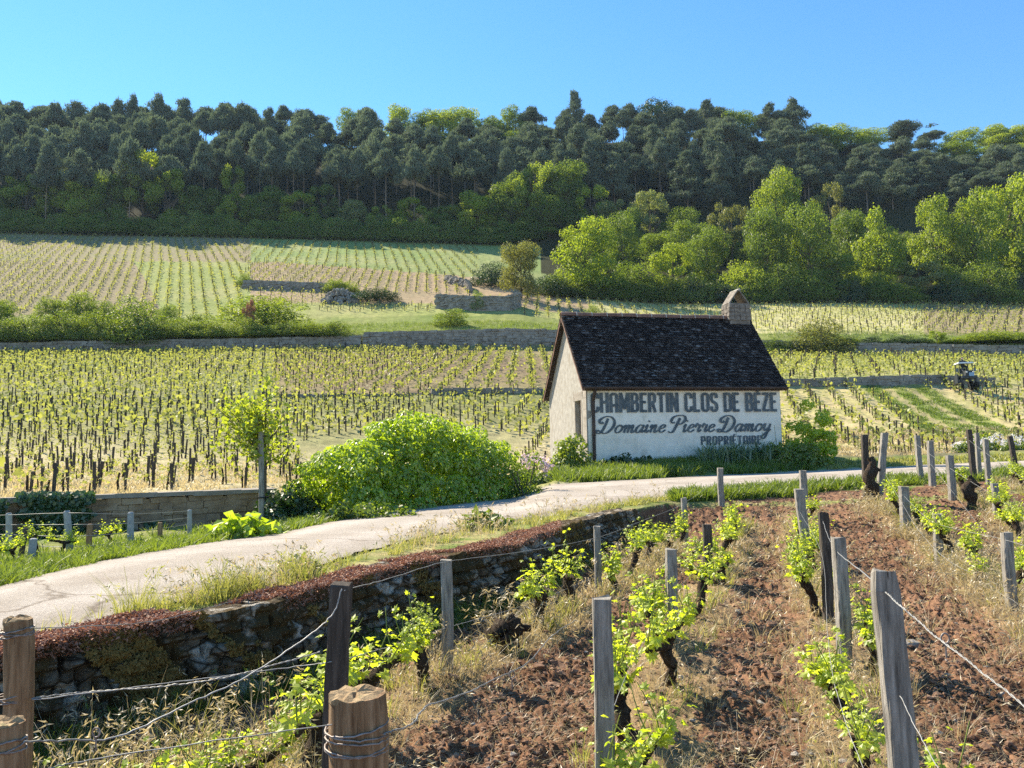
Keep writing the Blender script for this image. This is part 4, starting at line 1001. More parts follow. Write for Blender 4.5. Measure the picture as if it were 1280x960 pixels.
for u, vt, Y, w, mt, fm, lab in (
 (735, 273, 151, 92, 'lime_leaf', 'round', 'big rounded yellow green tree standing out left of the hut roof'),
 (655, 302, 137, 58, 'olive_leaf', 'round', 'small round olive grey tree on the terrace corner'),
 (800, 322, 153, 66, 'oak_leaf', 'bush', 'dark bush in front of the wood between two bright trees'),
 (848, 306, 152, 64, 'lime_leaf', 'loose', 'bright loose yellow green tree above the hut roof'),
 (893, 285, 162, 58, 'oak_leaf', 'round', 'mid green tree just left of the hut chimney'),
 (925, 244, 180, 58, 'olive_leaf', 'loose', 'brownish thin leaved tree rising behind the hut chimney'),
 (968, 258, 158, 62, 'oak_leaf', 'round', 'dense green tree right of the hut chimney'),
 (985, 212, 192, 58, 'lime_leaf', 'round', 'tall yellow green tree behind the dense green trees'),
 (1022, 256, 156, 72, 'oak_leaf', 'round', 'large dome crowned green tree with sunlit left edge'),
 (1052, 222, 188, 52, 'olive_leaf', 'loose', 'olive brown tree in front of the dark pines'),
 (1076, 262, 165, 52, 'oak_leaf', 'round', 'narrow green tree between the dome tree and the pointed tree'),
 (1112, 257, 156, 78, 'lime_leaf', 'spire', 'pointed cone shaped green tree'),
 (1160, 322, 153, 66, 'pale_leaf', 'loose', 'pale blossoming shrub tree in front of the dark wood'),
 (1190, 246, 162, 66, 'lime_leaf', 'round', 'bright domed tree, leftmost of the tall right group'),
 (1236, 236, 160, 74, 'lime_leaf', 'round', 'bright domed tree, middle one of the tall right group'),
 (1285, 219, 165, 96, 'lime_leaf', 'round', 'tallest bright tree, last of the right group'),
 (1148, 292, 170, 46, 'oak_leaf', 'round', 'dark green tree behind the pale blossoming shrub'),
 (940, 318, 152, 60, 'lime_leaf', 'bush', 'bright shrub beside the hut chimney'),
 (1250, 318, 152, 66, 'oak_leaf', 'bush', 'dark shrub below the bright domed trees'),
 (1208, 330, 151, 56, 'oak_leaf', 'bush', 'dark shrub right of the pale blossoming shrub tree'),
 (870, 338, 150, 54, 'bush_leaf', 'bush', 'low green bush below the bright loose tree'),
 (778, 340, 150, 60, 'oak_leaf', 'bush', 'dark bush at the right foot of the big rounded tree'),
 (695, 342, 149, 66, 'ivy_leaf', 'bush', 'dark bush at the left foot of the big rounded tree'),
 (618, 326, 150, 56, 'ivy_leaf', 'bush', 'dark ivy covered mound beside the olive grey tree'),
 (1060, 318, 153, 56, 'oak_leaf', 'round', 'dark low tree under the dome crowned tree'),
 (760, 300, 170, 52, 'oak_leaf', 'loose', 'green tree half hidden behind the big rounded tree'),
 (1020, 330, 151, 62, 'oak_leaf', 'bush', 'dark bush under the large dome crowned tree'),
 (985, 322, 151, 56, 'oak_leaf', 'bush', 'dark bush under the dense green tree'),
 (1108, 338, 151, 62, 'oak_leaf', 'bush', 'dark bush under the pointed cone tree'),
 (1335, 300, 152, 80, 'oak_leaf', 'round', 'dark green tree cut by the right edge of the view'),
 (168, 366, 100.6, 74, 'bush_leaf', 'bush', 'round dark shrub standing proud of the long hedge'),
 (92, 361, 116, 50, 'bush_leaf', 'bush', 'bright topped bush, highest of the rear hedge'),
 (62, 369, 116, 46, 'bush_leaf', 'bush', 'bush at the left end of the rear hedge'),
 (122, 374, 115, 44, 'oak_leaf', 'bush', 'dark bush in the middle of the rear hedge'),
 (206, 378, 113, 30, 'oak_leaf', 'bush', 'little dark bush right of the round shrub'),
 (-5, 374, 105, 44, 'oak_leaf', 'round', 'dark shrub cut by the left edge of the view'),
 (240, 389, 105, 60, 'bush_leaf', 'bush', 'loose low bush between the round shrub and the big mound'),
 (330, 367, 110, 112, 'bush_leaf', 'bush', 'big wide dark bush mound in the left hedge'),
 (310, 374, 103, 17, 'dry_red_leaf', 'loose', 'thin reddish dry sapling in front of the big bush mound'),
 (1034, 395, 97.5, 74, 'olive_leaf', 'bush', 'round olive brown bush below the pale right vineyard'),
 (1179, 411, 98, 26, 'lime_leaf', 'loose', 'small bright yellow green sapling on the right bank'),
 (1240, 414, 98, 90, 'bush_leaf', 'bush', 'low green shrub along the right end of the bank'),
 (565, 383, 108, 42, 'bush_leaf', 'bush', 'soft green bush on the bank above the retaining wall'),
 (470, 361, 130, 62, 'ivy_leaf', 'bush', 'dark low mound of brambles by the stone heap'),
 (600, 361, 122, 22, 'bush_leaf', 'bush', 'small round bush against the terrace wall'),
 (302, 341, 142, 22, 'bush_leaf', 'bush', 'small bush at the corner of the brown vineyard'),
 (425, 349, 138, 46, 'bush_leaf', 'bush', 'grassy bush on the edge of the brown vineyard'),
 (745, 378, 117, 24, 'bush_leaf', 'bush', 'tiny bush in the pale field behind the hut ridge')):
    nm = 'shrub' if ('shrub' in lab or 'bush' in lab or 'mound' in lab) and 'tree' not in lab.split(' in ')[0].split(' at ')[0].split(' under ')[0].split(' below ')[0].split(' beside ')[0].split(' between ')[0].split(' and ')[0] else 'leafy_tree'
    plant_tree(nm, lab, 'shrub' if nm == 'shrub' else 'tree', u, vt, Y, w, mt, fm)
for u in np.arange(968, 1330, 21):
    plant_tree('bank_shrub', 'low dark shrub on the shaded bank above the broken grey wall', 'shrub', u + rs.normal() * 5, rs.uniform(416, 426), 97.8, rs.uniform(24, 42), rs.choice(['oak_leaf', 'ivy_leaf', 'bush_leaf']), 'bush', 'shrubs on the right bank')
for k, u in enumerate(np.arange(-20, 420, 23)):      # the clipped hedge along the wall
    v = np.interp(u, [0, 60, 150, 240, 330, 420], [399, 391, 397, 402, 405, 408]) + rs.uniform(-3, 3)
    plant_tree('hedge_shrub', 'hedge shrub in the long hedge above the shaded wall', 'shrub', u, v - 3 + rs.uniform(-6, 5), 101.3, rs.uniform(38, 58), 'bush_leaf', 'bush', 'shrubs of the long hedge')

# ------------------------------------------------------------------ vineyards behind the lane
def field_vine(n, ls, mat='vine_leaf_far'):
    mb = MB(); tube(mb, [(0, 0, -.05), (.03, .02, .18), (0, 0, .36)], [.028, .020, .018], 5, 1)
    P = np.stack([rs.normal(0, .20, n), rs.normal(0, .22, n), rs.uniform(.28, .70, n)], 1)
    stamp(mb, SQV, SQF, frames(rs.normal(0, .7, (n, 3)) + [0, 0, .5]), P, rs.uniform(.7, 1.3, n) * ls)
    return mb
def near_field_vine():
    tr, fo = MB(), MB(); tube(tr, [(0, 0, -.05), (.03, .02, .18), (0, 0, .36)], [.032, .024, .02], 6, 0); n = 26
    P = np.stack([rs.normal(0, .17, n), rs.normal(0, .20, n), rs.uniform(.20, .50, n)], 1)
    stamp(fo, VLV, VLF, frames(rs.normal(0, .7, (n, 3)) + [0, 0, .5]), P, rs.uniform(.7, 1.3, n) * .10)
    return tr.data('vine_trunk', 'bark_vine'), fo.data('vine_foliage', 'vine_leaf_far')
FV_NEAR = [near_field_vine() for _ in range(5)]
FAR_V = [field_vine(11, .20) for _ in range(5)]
def post_mb(h, w, lean=0, jit=.008, sides=None):
    mb = MB(); box(mb, (lean * .5, 0, h / 2 - .05), (w, w, h + .1), 0, jit=jit, taper=.92); return mb
FP = []
for h, w in ((.58, .046), (.50, .042), (.64, .050), (.46, .044)):
    FP.append(post_mb(h, w, 0, .012).data('field_post', 'wood_dark'))
spots = []                                 # (x, y, field, is_post, height)
def field(ks, u0, u1, slope, sp, pl, name, pe=4, dens=1.0, ylim=None, excl=None):
    """vines in rows; rows run along (slope, 1)"""
    uu = np.linspace(u0, u1, 30); ya = min(kline(ks, u)[1] for u in uu) + .4; yb = max(kline(ks + 1, u)[1] for u in uu) - .3
    if ylim: ya, yb = max(ya, ylim[0]), min(yb, ylim[1])
    ta, tb = ray(u0, 500)[0], ray(u1, 500)[0]
    xs = [ta * ya, ta * yb, tb * ya, tb * yb]
    c0 = min(xs) - abs(slope) * (yb - ya) - abs(slope) * ya - 5; c1 = max(xs) + abs(slope) * yb + 5
    for c in np.arange(c0, c1, sp):
        y = np.arange(ya, yb, pl) + rs.uniform(0, pl * .3); x = c + slope * (y - ya)
        x = x + rs.normal(0, .06, len(x)); y = y + rs.normal(0, .10, len(y))
        z, k, f, t = gz(x, y, True)
        ok = (k == ks) & (t > ta) & (t < tb) & (rs.uniform(0, 1, len(x)) < dens)
        for q in np.nonzero(ok)[0]:
            if excl is not None and excl(x[q], y[q]): continue
            spots.append((x[q], y[q], z[q], name, q % pe == 0))
dtrack = lambda x, y: seg_dist(np.array([x]), np.array([y]), TRACK)[0] < 2.4
inhut = lambda x, y: (1.2 < x < 11 and 24 < y < 33.5)
ex1 = lambda x, y: dtrack(x, y) or inhut(x, y)
field(6, -120, 545, .16, 1.12, .95, 'the left vineyard behind the brown wall', 1, .93)
field(6, 545, 760, .16, 1.2, 1.0, 'the vineyard between the green mound and the hut', 1, .93, None, ex1)
field(6, 940, 1420, .27, 1.55, .85, 'the vineyard across the lane right of the hut', 1, .95, None, ex1)
field(8, -120, 345, .16, 1.25, .9, 'the left vineyard below the hedge', 3, .95)
field(8, 345, 720, .02, 1.55, .75, 'the striped vineyard below the retaining wall', 3, .95)
field(8, 940, 1420, -.30, 1.7, .8, 'the striped vineyard right of the hut', 3, .95, None, dtrack)
field(11, -120, 302, -.42, 2.0, .9, 'the upper left vineyard', 3)
exb = lambda x, y: (302 < 640 + 1000 * x / y < 660 and y < 136 + max(0, (640 + 1000 * x / y - 480)) * .02 and not (545 < 640 + 1000 * x / y < 640 and 124 < y < 134))
field(11, 304, 590, -.10, 1.8, 1.0, 'the brown vineyard', 2, .95, None, exb)
field(11, 555, 640, .05, 1.6, 1.3, 'the little terrace', 3, 1, (124.5, 134))
field(11, 395, 545, .10, 1.7, 1.5, 'the strip below the stone heap', 1, 1, (121, 126))
field(11, 320, 420, .15, 1.7, 1.3, 'the small plot under the brown vineyard', 3, 1, (126, 136))
field(11, 655, 1150, .05, 1.8, 1.2, 'the pale vineyard above the hut', 2, .9)
field(11, 1150, 1420, -.45, 2.0, .9, 'the upper right vineyard', 2, .95)
field(12, -120, 302, -.45, 2.0, 1.4, 'the shaded top left vineyard', 3)
field(12, 302, 600, -.2, 2.2, 1.4, 'the green top vineyard', 2, .9)
ds = np.array([s[1] for s in spots]); order = np.argsort(ds)
uu, vv = uv_of(np.array([s[:3] for s in spots])); vis = (uu > -15) & (uu < 1295)
# those hidden behind the hut, the mound and the tall posts do not count among the nearest
hid = ((uu > 690) & (uu < 975) & (vv > 400)) | ((uu > 385) & (uu < 650) & (vv > 545)) | ((uu < 330) & (vv > 632))
near_ids = [q for q in order if vis[q] and not hid[q]]
NV = set(near_ids[:210]); NP = set([q for q in near_ids if spots[q][4]][:225])
stuff = {}; spost = {}
for q, (x, y, z, name, ip) in enumerate(spots):
    if hid[q] and y < 40 and not (uu[q] < 330): continue
    a = rs.uniform(0, 6.28); s = rs.uniform(.6, 1.1)
    if q in NV:
        o = empty('grapevine', (x, y, z), 'small budding grapevine beside its stake in ' + name, 'grapevine', 'grapevines in ' + name, a, (s, s, s * rs.uniform(.8, 1.1)))
        fv = FV_NEAR[rs.randint(5)]; inst('trunk', fv[0], o); inst('foliage', fv[1], o)
    else: stuff.setdefault(name, []).append((x, y, z, a, s))
    if ip:
        if q in NP:
            o = bpy.data.objects.new('vine_post', FP[rs.randint(4)]); COL.objects.link(o); o.location = (x + .1, y + rs.normal() * .06, z); o.rotation_euler = (rs.normal() * .04, rs.normal() * .05, a)
            tag(o, 'short dark wooden vine stake in ' + name, 'post', 'vine stakes in ' + name)
        else: spost.setdefault(name, []).append((x, y, z, a))
for name, L in stuff.items():
    L = np.array(L); mb = MB()
    for k, src in enumerate(FAR_V):
        Q = L[k::5]
        if not len(Q): continue
        c, s_ = np.cos(Q[:, 3]), np.sin(Q[:, 3]); M = np.zeros((len(Q), 3, 3)); M[:, 0, 0] = c; M[:, 0, 1] = -s_; M[:, 1, 0] = s_; M[:, 1, 1] = c; M[:, 2, 2] = 1
        off = 0
        for V, F, Mi in zip(src.V, src.F, src.M):
            stamp(mb, V, F - off, M, Q[:, :3], Q[:, 4] * 1.05, int(Mi[0])) if False else None
            off += len(V)
        SV = np.concatenate(src.V); 
        for F, Mi in zip(src.F, src.M):
            ids = np.unique(F); rem = np.zeros(len(SV), int); rem[ids] = np.arange(len(ids))
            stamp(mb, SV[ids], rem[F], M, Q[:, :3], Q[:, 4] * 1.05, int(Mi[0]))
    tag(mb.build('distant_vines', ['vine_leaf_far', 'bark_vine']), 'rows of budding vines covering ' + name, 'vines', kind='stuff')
for name, L in spost.items():
    L = np.array(L); mb = MB(); n = len(L)
    w = np.where(L[:, 1] < 60, .028, .040); h = rs.uniform(.5, .85, n) + np.clip((L[:, 1] - 60) / 200, 0, .2)
    TV = np.array([[-1, -1, 0], [1, -1, 0], [1, 1, 0], [-1, 1, 0], [-1, -1, 1], [1, -1, 1], [1, 1, 1], [-1, 1, 1]], float)
    c, s_ = np.cos(L[:, 3]), np.sin(L[:, 3]); M = np.zeros((n, 3, 3)); M[:, 0, 0] = c; M[:, 0, 1] = -s_; M[:, 1, 0] = s_; M[:, 1, 1] = c; M[:, 2, 2] = 1
    M[:, 0, 2] = rs.normal(0, .05, n)
    stamp(mb, TV, BOXF, M, L[:, :3], np.stack([w, w, h], 1))
    tag(mb.build('distant_stakes', 'wood_dark'), 'thin dark stakes standing along the rows of ' + name, 'stakes', kind='stuff')


# ------------------------------------------------------------------ the vine plot in front
def wooden_post(u, v, Y, w, label, mat='wood_grey', lean=(0, 0), round_=False, tall=None, top='flat', d=None, rz=0):
    T = at(u, v, Y); bx, by = T[0] - lean[0], T[1] - lean[1]; zb = g1(bx, by) - .15; h = T[2] - zb
    mb = MB(); d = d or w
    if round_:
        n = 14; fs = np.linspace(0, 1, 18); P = [(lean[0] * f + .006 * math.sin(f * 9), lean[1] * f, h * f) for f in fs]
        rad = (w / 2) * (1.05 - .08 * fs + .03 * np.sin(fs * 23)); tube(mb, P, rad, 20, 0, True, .035)
        ob = mb.build('wooden_post', mat, None, True); ob.location = (bx, by, zb)
        cap = MB(); th = np.linspace(0, 2 * np.pi, 20, endpoint=False); rr = rad[-1] * (.98 + rs.uniform(-.04, .04, 20))
        V = [(lean[0], lean[1], h + .006)]
        for q in (.35, .7, 1):
            V += [(lean[0] + math.cos(t) * r_ * q, lean[1] + math.sin(t) * r_ * q, h + .006 + rs.uniform(-.006, .008) - (.004 if q == 1 else 0)) for t, r_ in zip(th, rr)]
        V += [(lean[0] + math.cos(t) * r_ * 1.0, lean[1] + math.sin(t) * r_ * 1.0, h - .012) for t, r_ in zip(th, rr)]
        F3 = [[0, 1 + k, 1 + (k + 1) % 20] for k in range(20)]; F4 = [[1 + a * 20 + k, 21 + a * 20 + k, 21 + a * 20 + (k + 1) % 20, 1 + a * 20 + (k + 1) % 20] for a in range(3) for k in range(20)]
        cap.add(np.array(V), np.array(F3)); cap.V[0]; cap.F.append(np.array(F4, np.int32)); cap.M.append(np.zeros(len(F4), np.int32))
        cap.build('cut_end', 'wood_end', ob)
    else:
        n = 22; fs = np.linspace(0, 1, n); rings = []
        for f in fs:
            s = 1 - .06 * f + rs.normal() * .012; sx = w / 2 * s; sy = d / 2 * s; c = .22 * min(sx, sy)
            if top == 'chamfer' and f == 1: sx *= .80
            ring = [(-sx + c, -sy), (sx - c, -sy), (sx, -sy + c), (sx, sy - c), (sx - c, sy), (-sx + c, sy), (-sx, sy - c), (-sx, -sy + c)]
            off = rs.normal(0, w * .012, (8, 2)); cx = lean[0] * f + w * .05 * math.sin(f * 5 + u); cy = lean[1] * f
            zz = h * f - (.02 if (top == 'chamfer' and 0) else 0)
            rings.append([(cx + a + o[0], cy + b + o[1], zz + (rs.uniform(-.012, .006) if f == 1 else 0)) for (a, b), o in zip(ring, off)])
        V = np.array(rings).reshape(-1, 3); i = np.arange(n - 1)[:, None] * 8; j = np.arange(8)[None]; j2 = (j + 1) % 8
        mb.add(V, np.stack([i + j, i + j2, i + 8 + j2, i + 8 + j], -1).reshape(-1, 4)); mb.add(V[-8:], np.arange(8)[None])
        ob = mb.build('wooden_post', mat); ob.location = (bx, by, zb); ob.rotation_euler = (0, 0, rz)
    tag(ob, label, 'post')
    return ob, T
WPT = {}
def P_(key, *a, **k): o, T = wooden_post(*a, **k); WPT[key] = (o, T)
P_('big', 1104, 713, 2.6, .085, 'wide weathered grey post with clipped top corners, nearest in the right row', lean=(-.055, 0), top='chamfer', d=.05)
P_('mid', 753, 746, 3.3, .078, 'grey weathered post standing alone at the bottom centre', lean=(.02, .0), d=.06)
P_('left', 428, 729, 3.1, .082, 'tall dark grey post leaning over the thick cut stump post', 'wood_dark', lean=(.06, .02), d=.06)
P_('stump', 446, 868, 2.13, .150, 'thick round brown post sawn flat and wrapped in wire', 'wood_brown', round_=True)
P_('lpole', 22, 775, 2.7, .090, 'round brown post leaning by the left end of the mossy wall', 'wood_brown', lean=(-.045, 0), round_=True)
P_('corner', 2, 905, 2.0, .100, 'thick brown post top in the bottom left corner', 'wood_brown', round_=True)
for key, u, v, Y, w, lab, ln, mt in (
 ('a2', 558, 700, 5.95, .085, 'grey post before the pale stones of the mossy wall', (0, 0), 'wood_grey'),
 ('a3', 746, 657, 8.9, .075, 'thin grey post crossing the far top edge of the mossy wall', (0, 0), 'wood_grey'),
 ('a4', 855, 622, 13.0, .085, 'short pale post where the mossy wall ends', (0, 0), 'wood_grey'),
 ('a5', 900, 585, 16.0, .11, 'tall post beside the lane in front of the iris bed', (0, 0), 'wood_grey'),
 ('b2', 838, 686, 6.6, .085, 'grey post right of the leafy vine, middle of the second row', (.0, 0), 'wood_grey'),
 ('b3', 883, 655, 9.3, .10, 'dark stocky post behind the middle of the second row', (-.01, 0), 'wood_dark'),
 ('c2', 1048, 671, 5.8, .088, 'grey post just behind the wide clipped post', (.0, 0), 'wood_grey'),
 ('c3', 1029, 640, 7.3, .085, 'dark post with pale wire loop in the third row', (.0, 0), 'wood_dark'),
 ('c4', 999, 611, 10.5, .115, 'knotty leaning grey post at the far end of the third row', (-.08, 0), 'wood_grey'),
 ('c5', 1003, 588, 15.0, .12, 'stout post on the green verge beside the lane', (0, 0), 'wood_grey'),
 ('d2', 1258, 665, 7.5, .088, 'grey post by the tall dry grass near the right edge', (.0, 0), 'wood_grey'),
 ('d3', 1171, 642, 10.8, .10, 'grey post behind the leafy vines of the fourth row', (.0, 0), 'wood_grey'),
 ('d4', 1129, 608, 13.5, .14, 'broad short post on the bare soil near the lane', (.0, 0), 'wood_grey'),
 ('d5', 1106, 541, 16.5, .13, 'crooked pale post leaning right at the lane', (.24, 0), 'wood_grey'),
 ('d6', 1081, 543, 16.8, .13, 'tall dark post with a black vine stump at its foot', (.05, 0), 'wood_dark'),
 ('e1', 1243, 604, 14.4, .11, 'slim upright post carrying a slanting wire, right of the broad short post', (0, 0), 'wood_grey'),
 ('e2', 1187, 569, 16.5, .13, 'stout grey post in the fifth row near the lane', (.0, 0), 'wood_grey'),
 ('e3', 1163, 551, 19.0, .13, 'thick pale post close to the lane', (.03, 0), 'wood_grey'),
 ('e4', 1146, 544, 20.0, .12, 'post at the lane edge left of the thick pale post', (-.04, 0), 'wood_grey'),
 ('f1', 1211, 537, 20.0, .12, 'dark knobbly post below the white flowers', (-.05, 0), 'wood_dark'),
 ('f2', 1232, 549, 19.0, .11, 'grey post with wire, right of the dark knobbly post', (0, 0), 'wood_grey'),
 ('f3', 1263, 545, 20.5, .11, 'dark leaning post under the white flowers at the right edge', (-.10, 0), 'wood_dark'),
 ('f4', 1221, 541, 20.6, .10, 'thin grey post half hidden under the white flowers', (0, 0), 'wood_grey')):
    P_(key, u, v, Y, w, lab, mt, ln, rz=rs.normal() * .1)

# ---- wires
def wire(label, P, r_=.0022, mat='wire_metal', twist=False, n=10, kink=0.0012, name='trellis_wire'):
    P = spline(P, n); P = P + rs.normal(0, kink, P.shape); mb = MB()
    if twist:
        L = np.concatenate([[0], np.cumsum(np.linalg.norm(np.diff(P, axis=0), axis=1))]); m = int(L[-1] / .009)
        s = np.linspace(0, L[-1], m); Q = np.stack([np.interp(s, L, P[:, k]) for k in range(3)], 1); T = np.gradient(Q, axis=0); T /= np.linalg.norm(T, axis=1)[:, None]
        A = np.cross(T, [0, 0, 1.]); A /= np.linalg.norm(A, axis=1)[:, None]; B = np.cross(T, A); ph = s * 130
        for o_ in (0, np.pi): tube(mb, Q + (np.cos(ph + o_)[:, None] * A + np.sin(ph + o_)[:, None] * B) * r_ * .9, r_ * .8, 4)
    else: tube(mb, P, r_ * .75, 5)
    o = mb.build(name, mat, None, True); return tag(o, label, 'wire')
def wp(key, u, v, dy=-.05): Y = WPT[key][1][1] + dy; return at(u, v, Y)
wire('pale wire running over the wide clipped post down to the bottom right corner', [wp('c3', 1029, 652), at(1036, 672, 6.5), wp('c2', 1047, 690), at(1078, 715, 3.6), wp('big', 1108, 741), at(1160, 787, 2.25), at(1215, 830, 2.0), at(1300, 898, 1.75)], .0019, twist=True)
wire('thin slack wire along the third row beside the leafy vine', [wp('c4', 1000, 640), at(1026, 690, 7.2), at(1035, 800, 4.2), at(1050, 880, 3.2), at(1085, 975, 2.5)], .0018)
wire('thin wire falling to the right below the wide clipped post', [wp('big', 1125, 870), at(1145, 910, 2.4), at(1175, 965, 2.25)], .0022)
wire('slanting wire between the fourth row post and the right edge', [wp('d4', 1130, 620), at(1150, 640, 12), wp('d3', 1172, 655), wp('d2', 1257, 675), at(1300, 690, 6.4)], .003)
wire('wire sagging across the fourth row vines', [wp('d3', 1172, 690), at(1215, 725, 9), wp('d2', 1257, 745), at(1300, 775, 6.3)], .0026)
wire('wire from the crooked post down over the fourth row', [wp('d5', 1105, 590), at(1128, 630, 13), at(1150, 665, 11.5), at(1185, 700, 9.5), at(1245, 730, 8)], .003)
wire('wire from the stout grey post slanting to the right edge', [wp('e4', 1146, 556), wp('e2', 1187, 585), wp('e1', 1243, 620), at(1300, 655, 11)], .0036)
wire('wire from the dark knobbly post slanting to the right edge', [wp('f1', 1211, 550), wp('f2', 1232, 566), at(1300, 612, 14)], .0036)
wire('low wire along the fifth row vines', [at(1163, 580, 18), at(1195, 620, 15.5), at(1250, 690, 11), at(1300, 735, 9)], .0032)
wire('long wire along the top of the row beside the mossy wall', [wp('a5', 898, 600), wp('a4', 853, 630), at(800, 652, 10.8), wp('a3', 746, 672), at(650, 690, 7.2), wp('a2', 560, 702), at(490, 722, 4.5), wp('left', 430, 738)], .003)
wire('lower wire along the row beside the mossy wall', [wp('a3', 746, 720), at(660, 755, 7.2), wp('a2', 558, 785), at(480, 810, 4.6), wp('left', 425, 825, .05), at(380, 832, 3.2), at(240, 850, 3.0), wp('lpole', 40, 875)], .0028, 'wire_metal')
wire('thick wire drooping from the tall dark post to the bottom left corner post', [wp('left', 427, 737), at(414, 770, 3.0), at(370, 806, 2.9), at(300, 850, 2.7), at(235, 880, 2.5), at(150, 920, 2.3), at(90, 925, 2.15), wp('corner', 30, 927)], .0034)
wire('twisted wire from the leaning brown post to the tall dark post', [wp('lpole', 40, 873), at(110, 865, 2.8), at(200, 858, 2.85), at(290, 845, 2.9), at(400, 815, 3.05)], .0019, twist=True)
wire('kinked wire from the thick cut post across the soil to the second row', [wp('stump', 480, 918), at(515, 905, 2.35), at(535, 882, 2.6), at(580, 868, 3.0), at(620, 848, 3.5), at(660, 828, 4.2), at(690, 795, 5.0), at(720, 775, 5.8)], .0022, twist=True)
wire('thin wire rising from the bottom left to the thick cut post', [at(60, 960, 2.0), at(140, 945, 2.05), wp('stump', 415, 905)], .0022)
wire('wire over the lane side of the leaning brown post', [wp('lpole', 38, 785), at(110, 783, 3.2), at(200, 775, 3.9), at(290, 752, 4.6)], .0024)
wire('wire along the second row of vines', [wp('a5', 900, 640), wp('b3', 884, 690), wp('b2', 840, 745), at(790, 830, 4.4), wp('mid', 762, 900)], .0022)
def wrap(key, vs, label, ex=.006):
    o, T = WPT[key]; mb = MB()
    rr = {'stump': .080, 'lpole': .049, 'corner': .054}[key]
    for v in vs:
        zc = at(446 if key == 'stump' else 25, v, T[1])[2] - T[2]; th = np.linspace(0, 2 * np.pi, 40)
        tube(mb, np.stack([T[0] + np.cos(th) * rr, T[1] + np.sin(th) * rr, T[2] + zc + .008 * np.sin(th + v) + rs.normal(0, .0012, 40)], 1), .0026, 5, 0, False)
    tag(mb.build('wire_binding', 'wire_rusty', None, True), label, 'wire')
wrap('stump', (906, 915, 921, 930, 934), 'several turns of wire wound round the thick cut post')
wrap('lpole', (787, 790, 793), 'wire wound round the top of the leaning brown post')
wrap('lpole', (869, 872, 875), 'wire wound round the middle of the leaning brown post')
wrap('corner', (926, 930, 934), 'wire wound round the bottom left corner post')
def tension(u, v, Y, label, s=1):
    c = at(u, v, Y); th = np.linspace(-2.0, 4.1, 18); mb = MB()
    P = np.stack([c[0] + np.cos(th) * .018 * s, np.full(18, c[1]), c[2] + .035 * s + np.sin(th) * .022 * s], 1)
    tube(mb, np.vstack([[c + [0, 0, -.05 * s]], [c], P, ]), .004 * s, 6); tag(mb.build('wire_tensioner', 'wire_rusty', None, True), label, 'wire key')
tension(1182, 808, 2.2, 'looped metal wire key twisted in the thick wire at right', .6)
tension(640, 850, 3.6, 'looped metal wire key in the kinked wire over the soil', .7)
tension(120, 925, 2.2, 'looped metal wire key near the bottom left corner', .55)

# ---- vines
def near_vine(n_sh, seed):
    rs.seed(seed); tr, fo = MB(), MB()
    h = rs.uniform(.26, .40); P = [np.array([0, 0, -.06])]
    for k in range(7): P.append(P[-1] + [rs.normal() * .03, rs.normal() * .025, (h + .06) / 7])
    P = np.array(P); tube(tr, spline(P, 3), np.interp(np.arange(len(spline(P, 3))), [0, 6, 12, 21], [.054, .038, .034, .044]) * rs.uniform(.75, 1.2), 9, 0, True, .22)
    head = P[-1]
    arms = []
    for sgn in (-1, 1):
        Q = [head - [0, 0, .03]]; 
        for k in range(4): Q.append(Q[-1] + [rs.normal() * .02, sgn * rs.uniform(.05, .085), rs.uniform(-.01, .035)])
        tube(tr, spline(Q, 3), np.linspace(.032, .013, len(spline(Q, 3))), 7, 0, True, .2); arms += Q[1:]
    LP, LN, LS = [], [], []
    for k in range(n_sh):
        b = np.array(arms[rs.randint(len(arms))]) if rs.rand() < .8 else head.copy()
        L = rs.uniform(.14, .34); d = np.array([rs.normal() * .35, rs.normal() * .45, 1.]); d /= np.linalg.norm(d)
        S_ = spline([b, b + d * L * .5 + rs.normal(0, .015, 3), b + d * L + rs.normal(0, .04, 3)], 6)
        tube(fo, S_, np.linspace(.0045, .002, len(S_)), 4, 1, False)
        n = rs.randint(6, 11)
        for q in range(n):
            f = (q + .6) / n; p = S_[int(f * (len(S_) - 1))]; a = rs.uniform(0, 6.28); pd = np.array([math.cos(a), math.sin(a), rs.uniform(-.1, .7)]) * rs.uniform(.02, .055)
            LP.append(p + pd); o_ = pd / np.linalg.norm(pd); LN.append(o_ * .5 + np.array([rs.normal() * .5, rs.normal() * .5, .8])); LS.append(rs.uniform(.05, .10) * (1.15 - .55 * f))
    LP = np.array(LP); LN = np.array(LN); LS = np.array(LS)
    stamp(fo, VLV, VLF, frames(LN, LP - LP.mean(0) + rs.normal(0, .1, LP.shape)), LP, LS, 0)
    return tr.data('vine_trunk', 'bark_vine', True), fo.data('vine_foliage', ['vine_leaf', 'shoot_green'])
NVINE = [near_vine(n, 100 + n) for n in (11, 13, 14, 16, 18, 20, 22)]
rs.seed(11)
def vine(x, y, label, group=None, i=None, s=1.0, hs=1.0):
    i = rs.randint(len(NVINE)) if i is None else i
    e = empty('grapevine', (x, y, g1(x, y)), label, 'grapevine', group, -.32 + rs.normal() * .25 + (math.pi if rs.rand() < .5 else 0), (s, s, s * hs))
    inst('trunk', NVINE[i][0], e); inst('foliage', NVINE[i][1], e)
ORD = ['first', 'second', 'third', 'fourth', 'fifth', 'sixth', 'seventh', 'eighth', 'ninth', 'tenth', 'eleventh', 'twelfth', 'thirteenth', 'fourteenth', 'fifteenth', 'sixteenth', 'seventeenth', 'eighteenth', 'nineteenth', 'twentieth']
RN = {'A': 'the row beside the mossy wall', 'B': 'the row of the lone bottom centre post', 'C': 'the row of the wide clipped post', 'D': 'the row with the tall dry grass', 'E': 'the row right of the tall dry grass', 'F': 'the row ending under the white flowers', 'G': 'the short row at the far right edge'}
FG_VINES = []
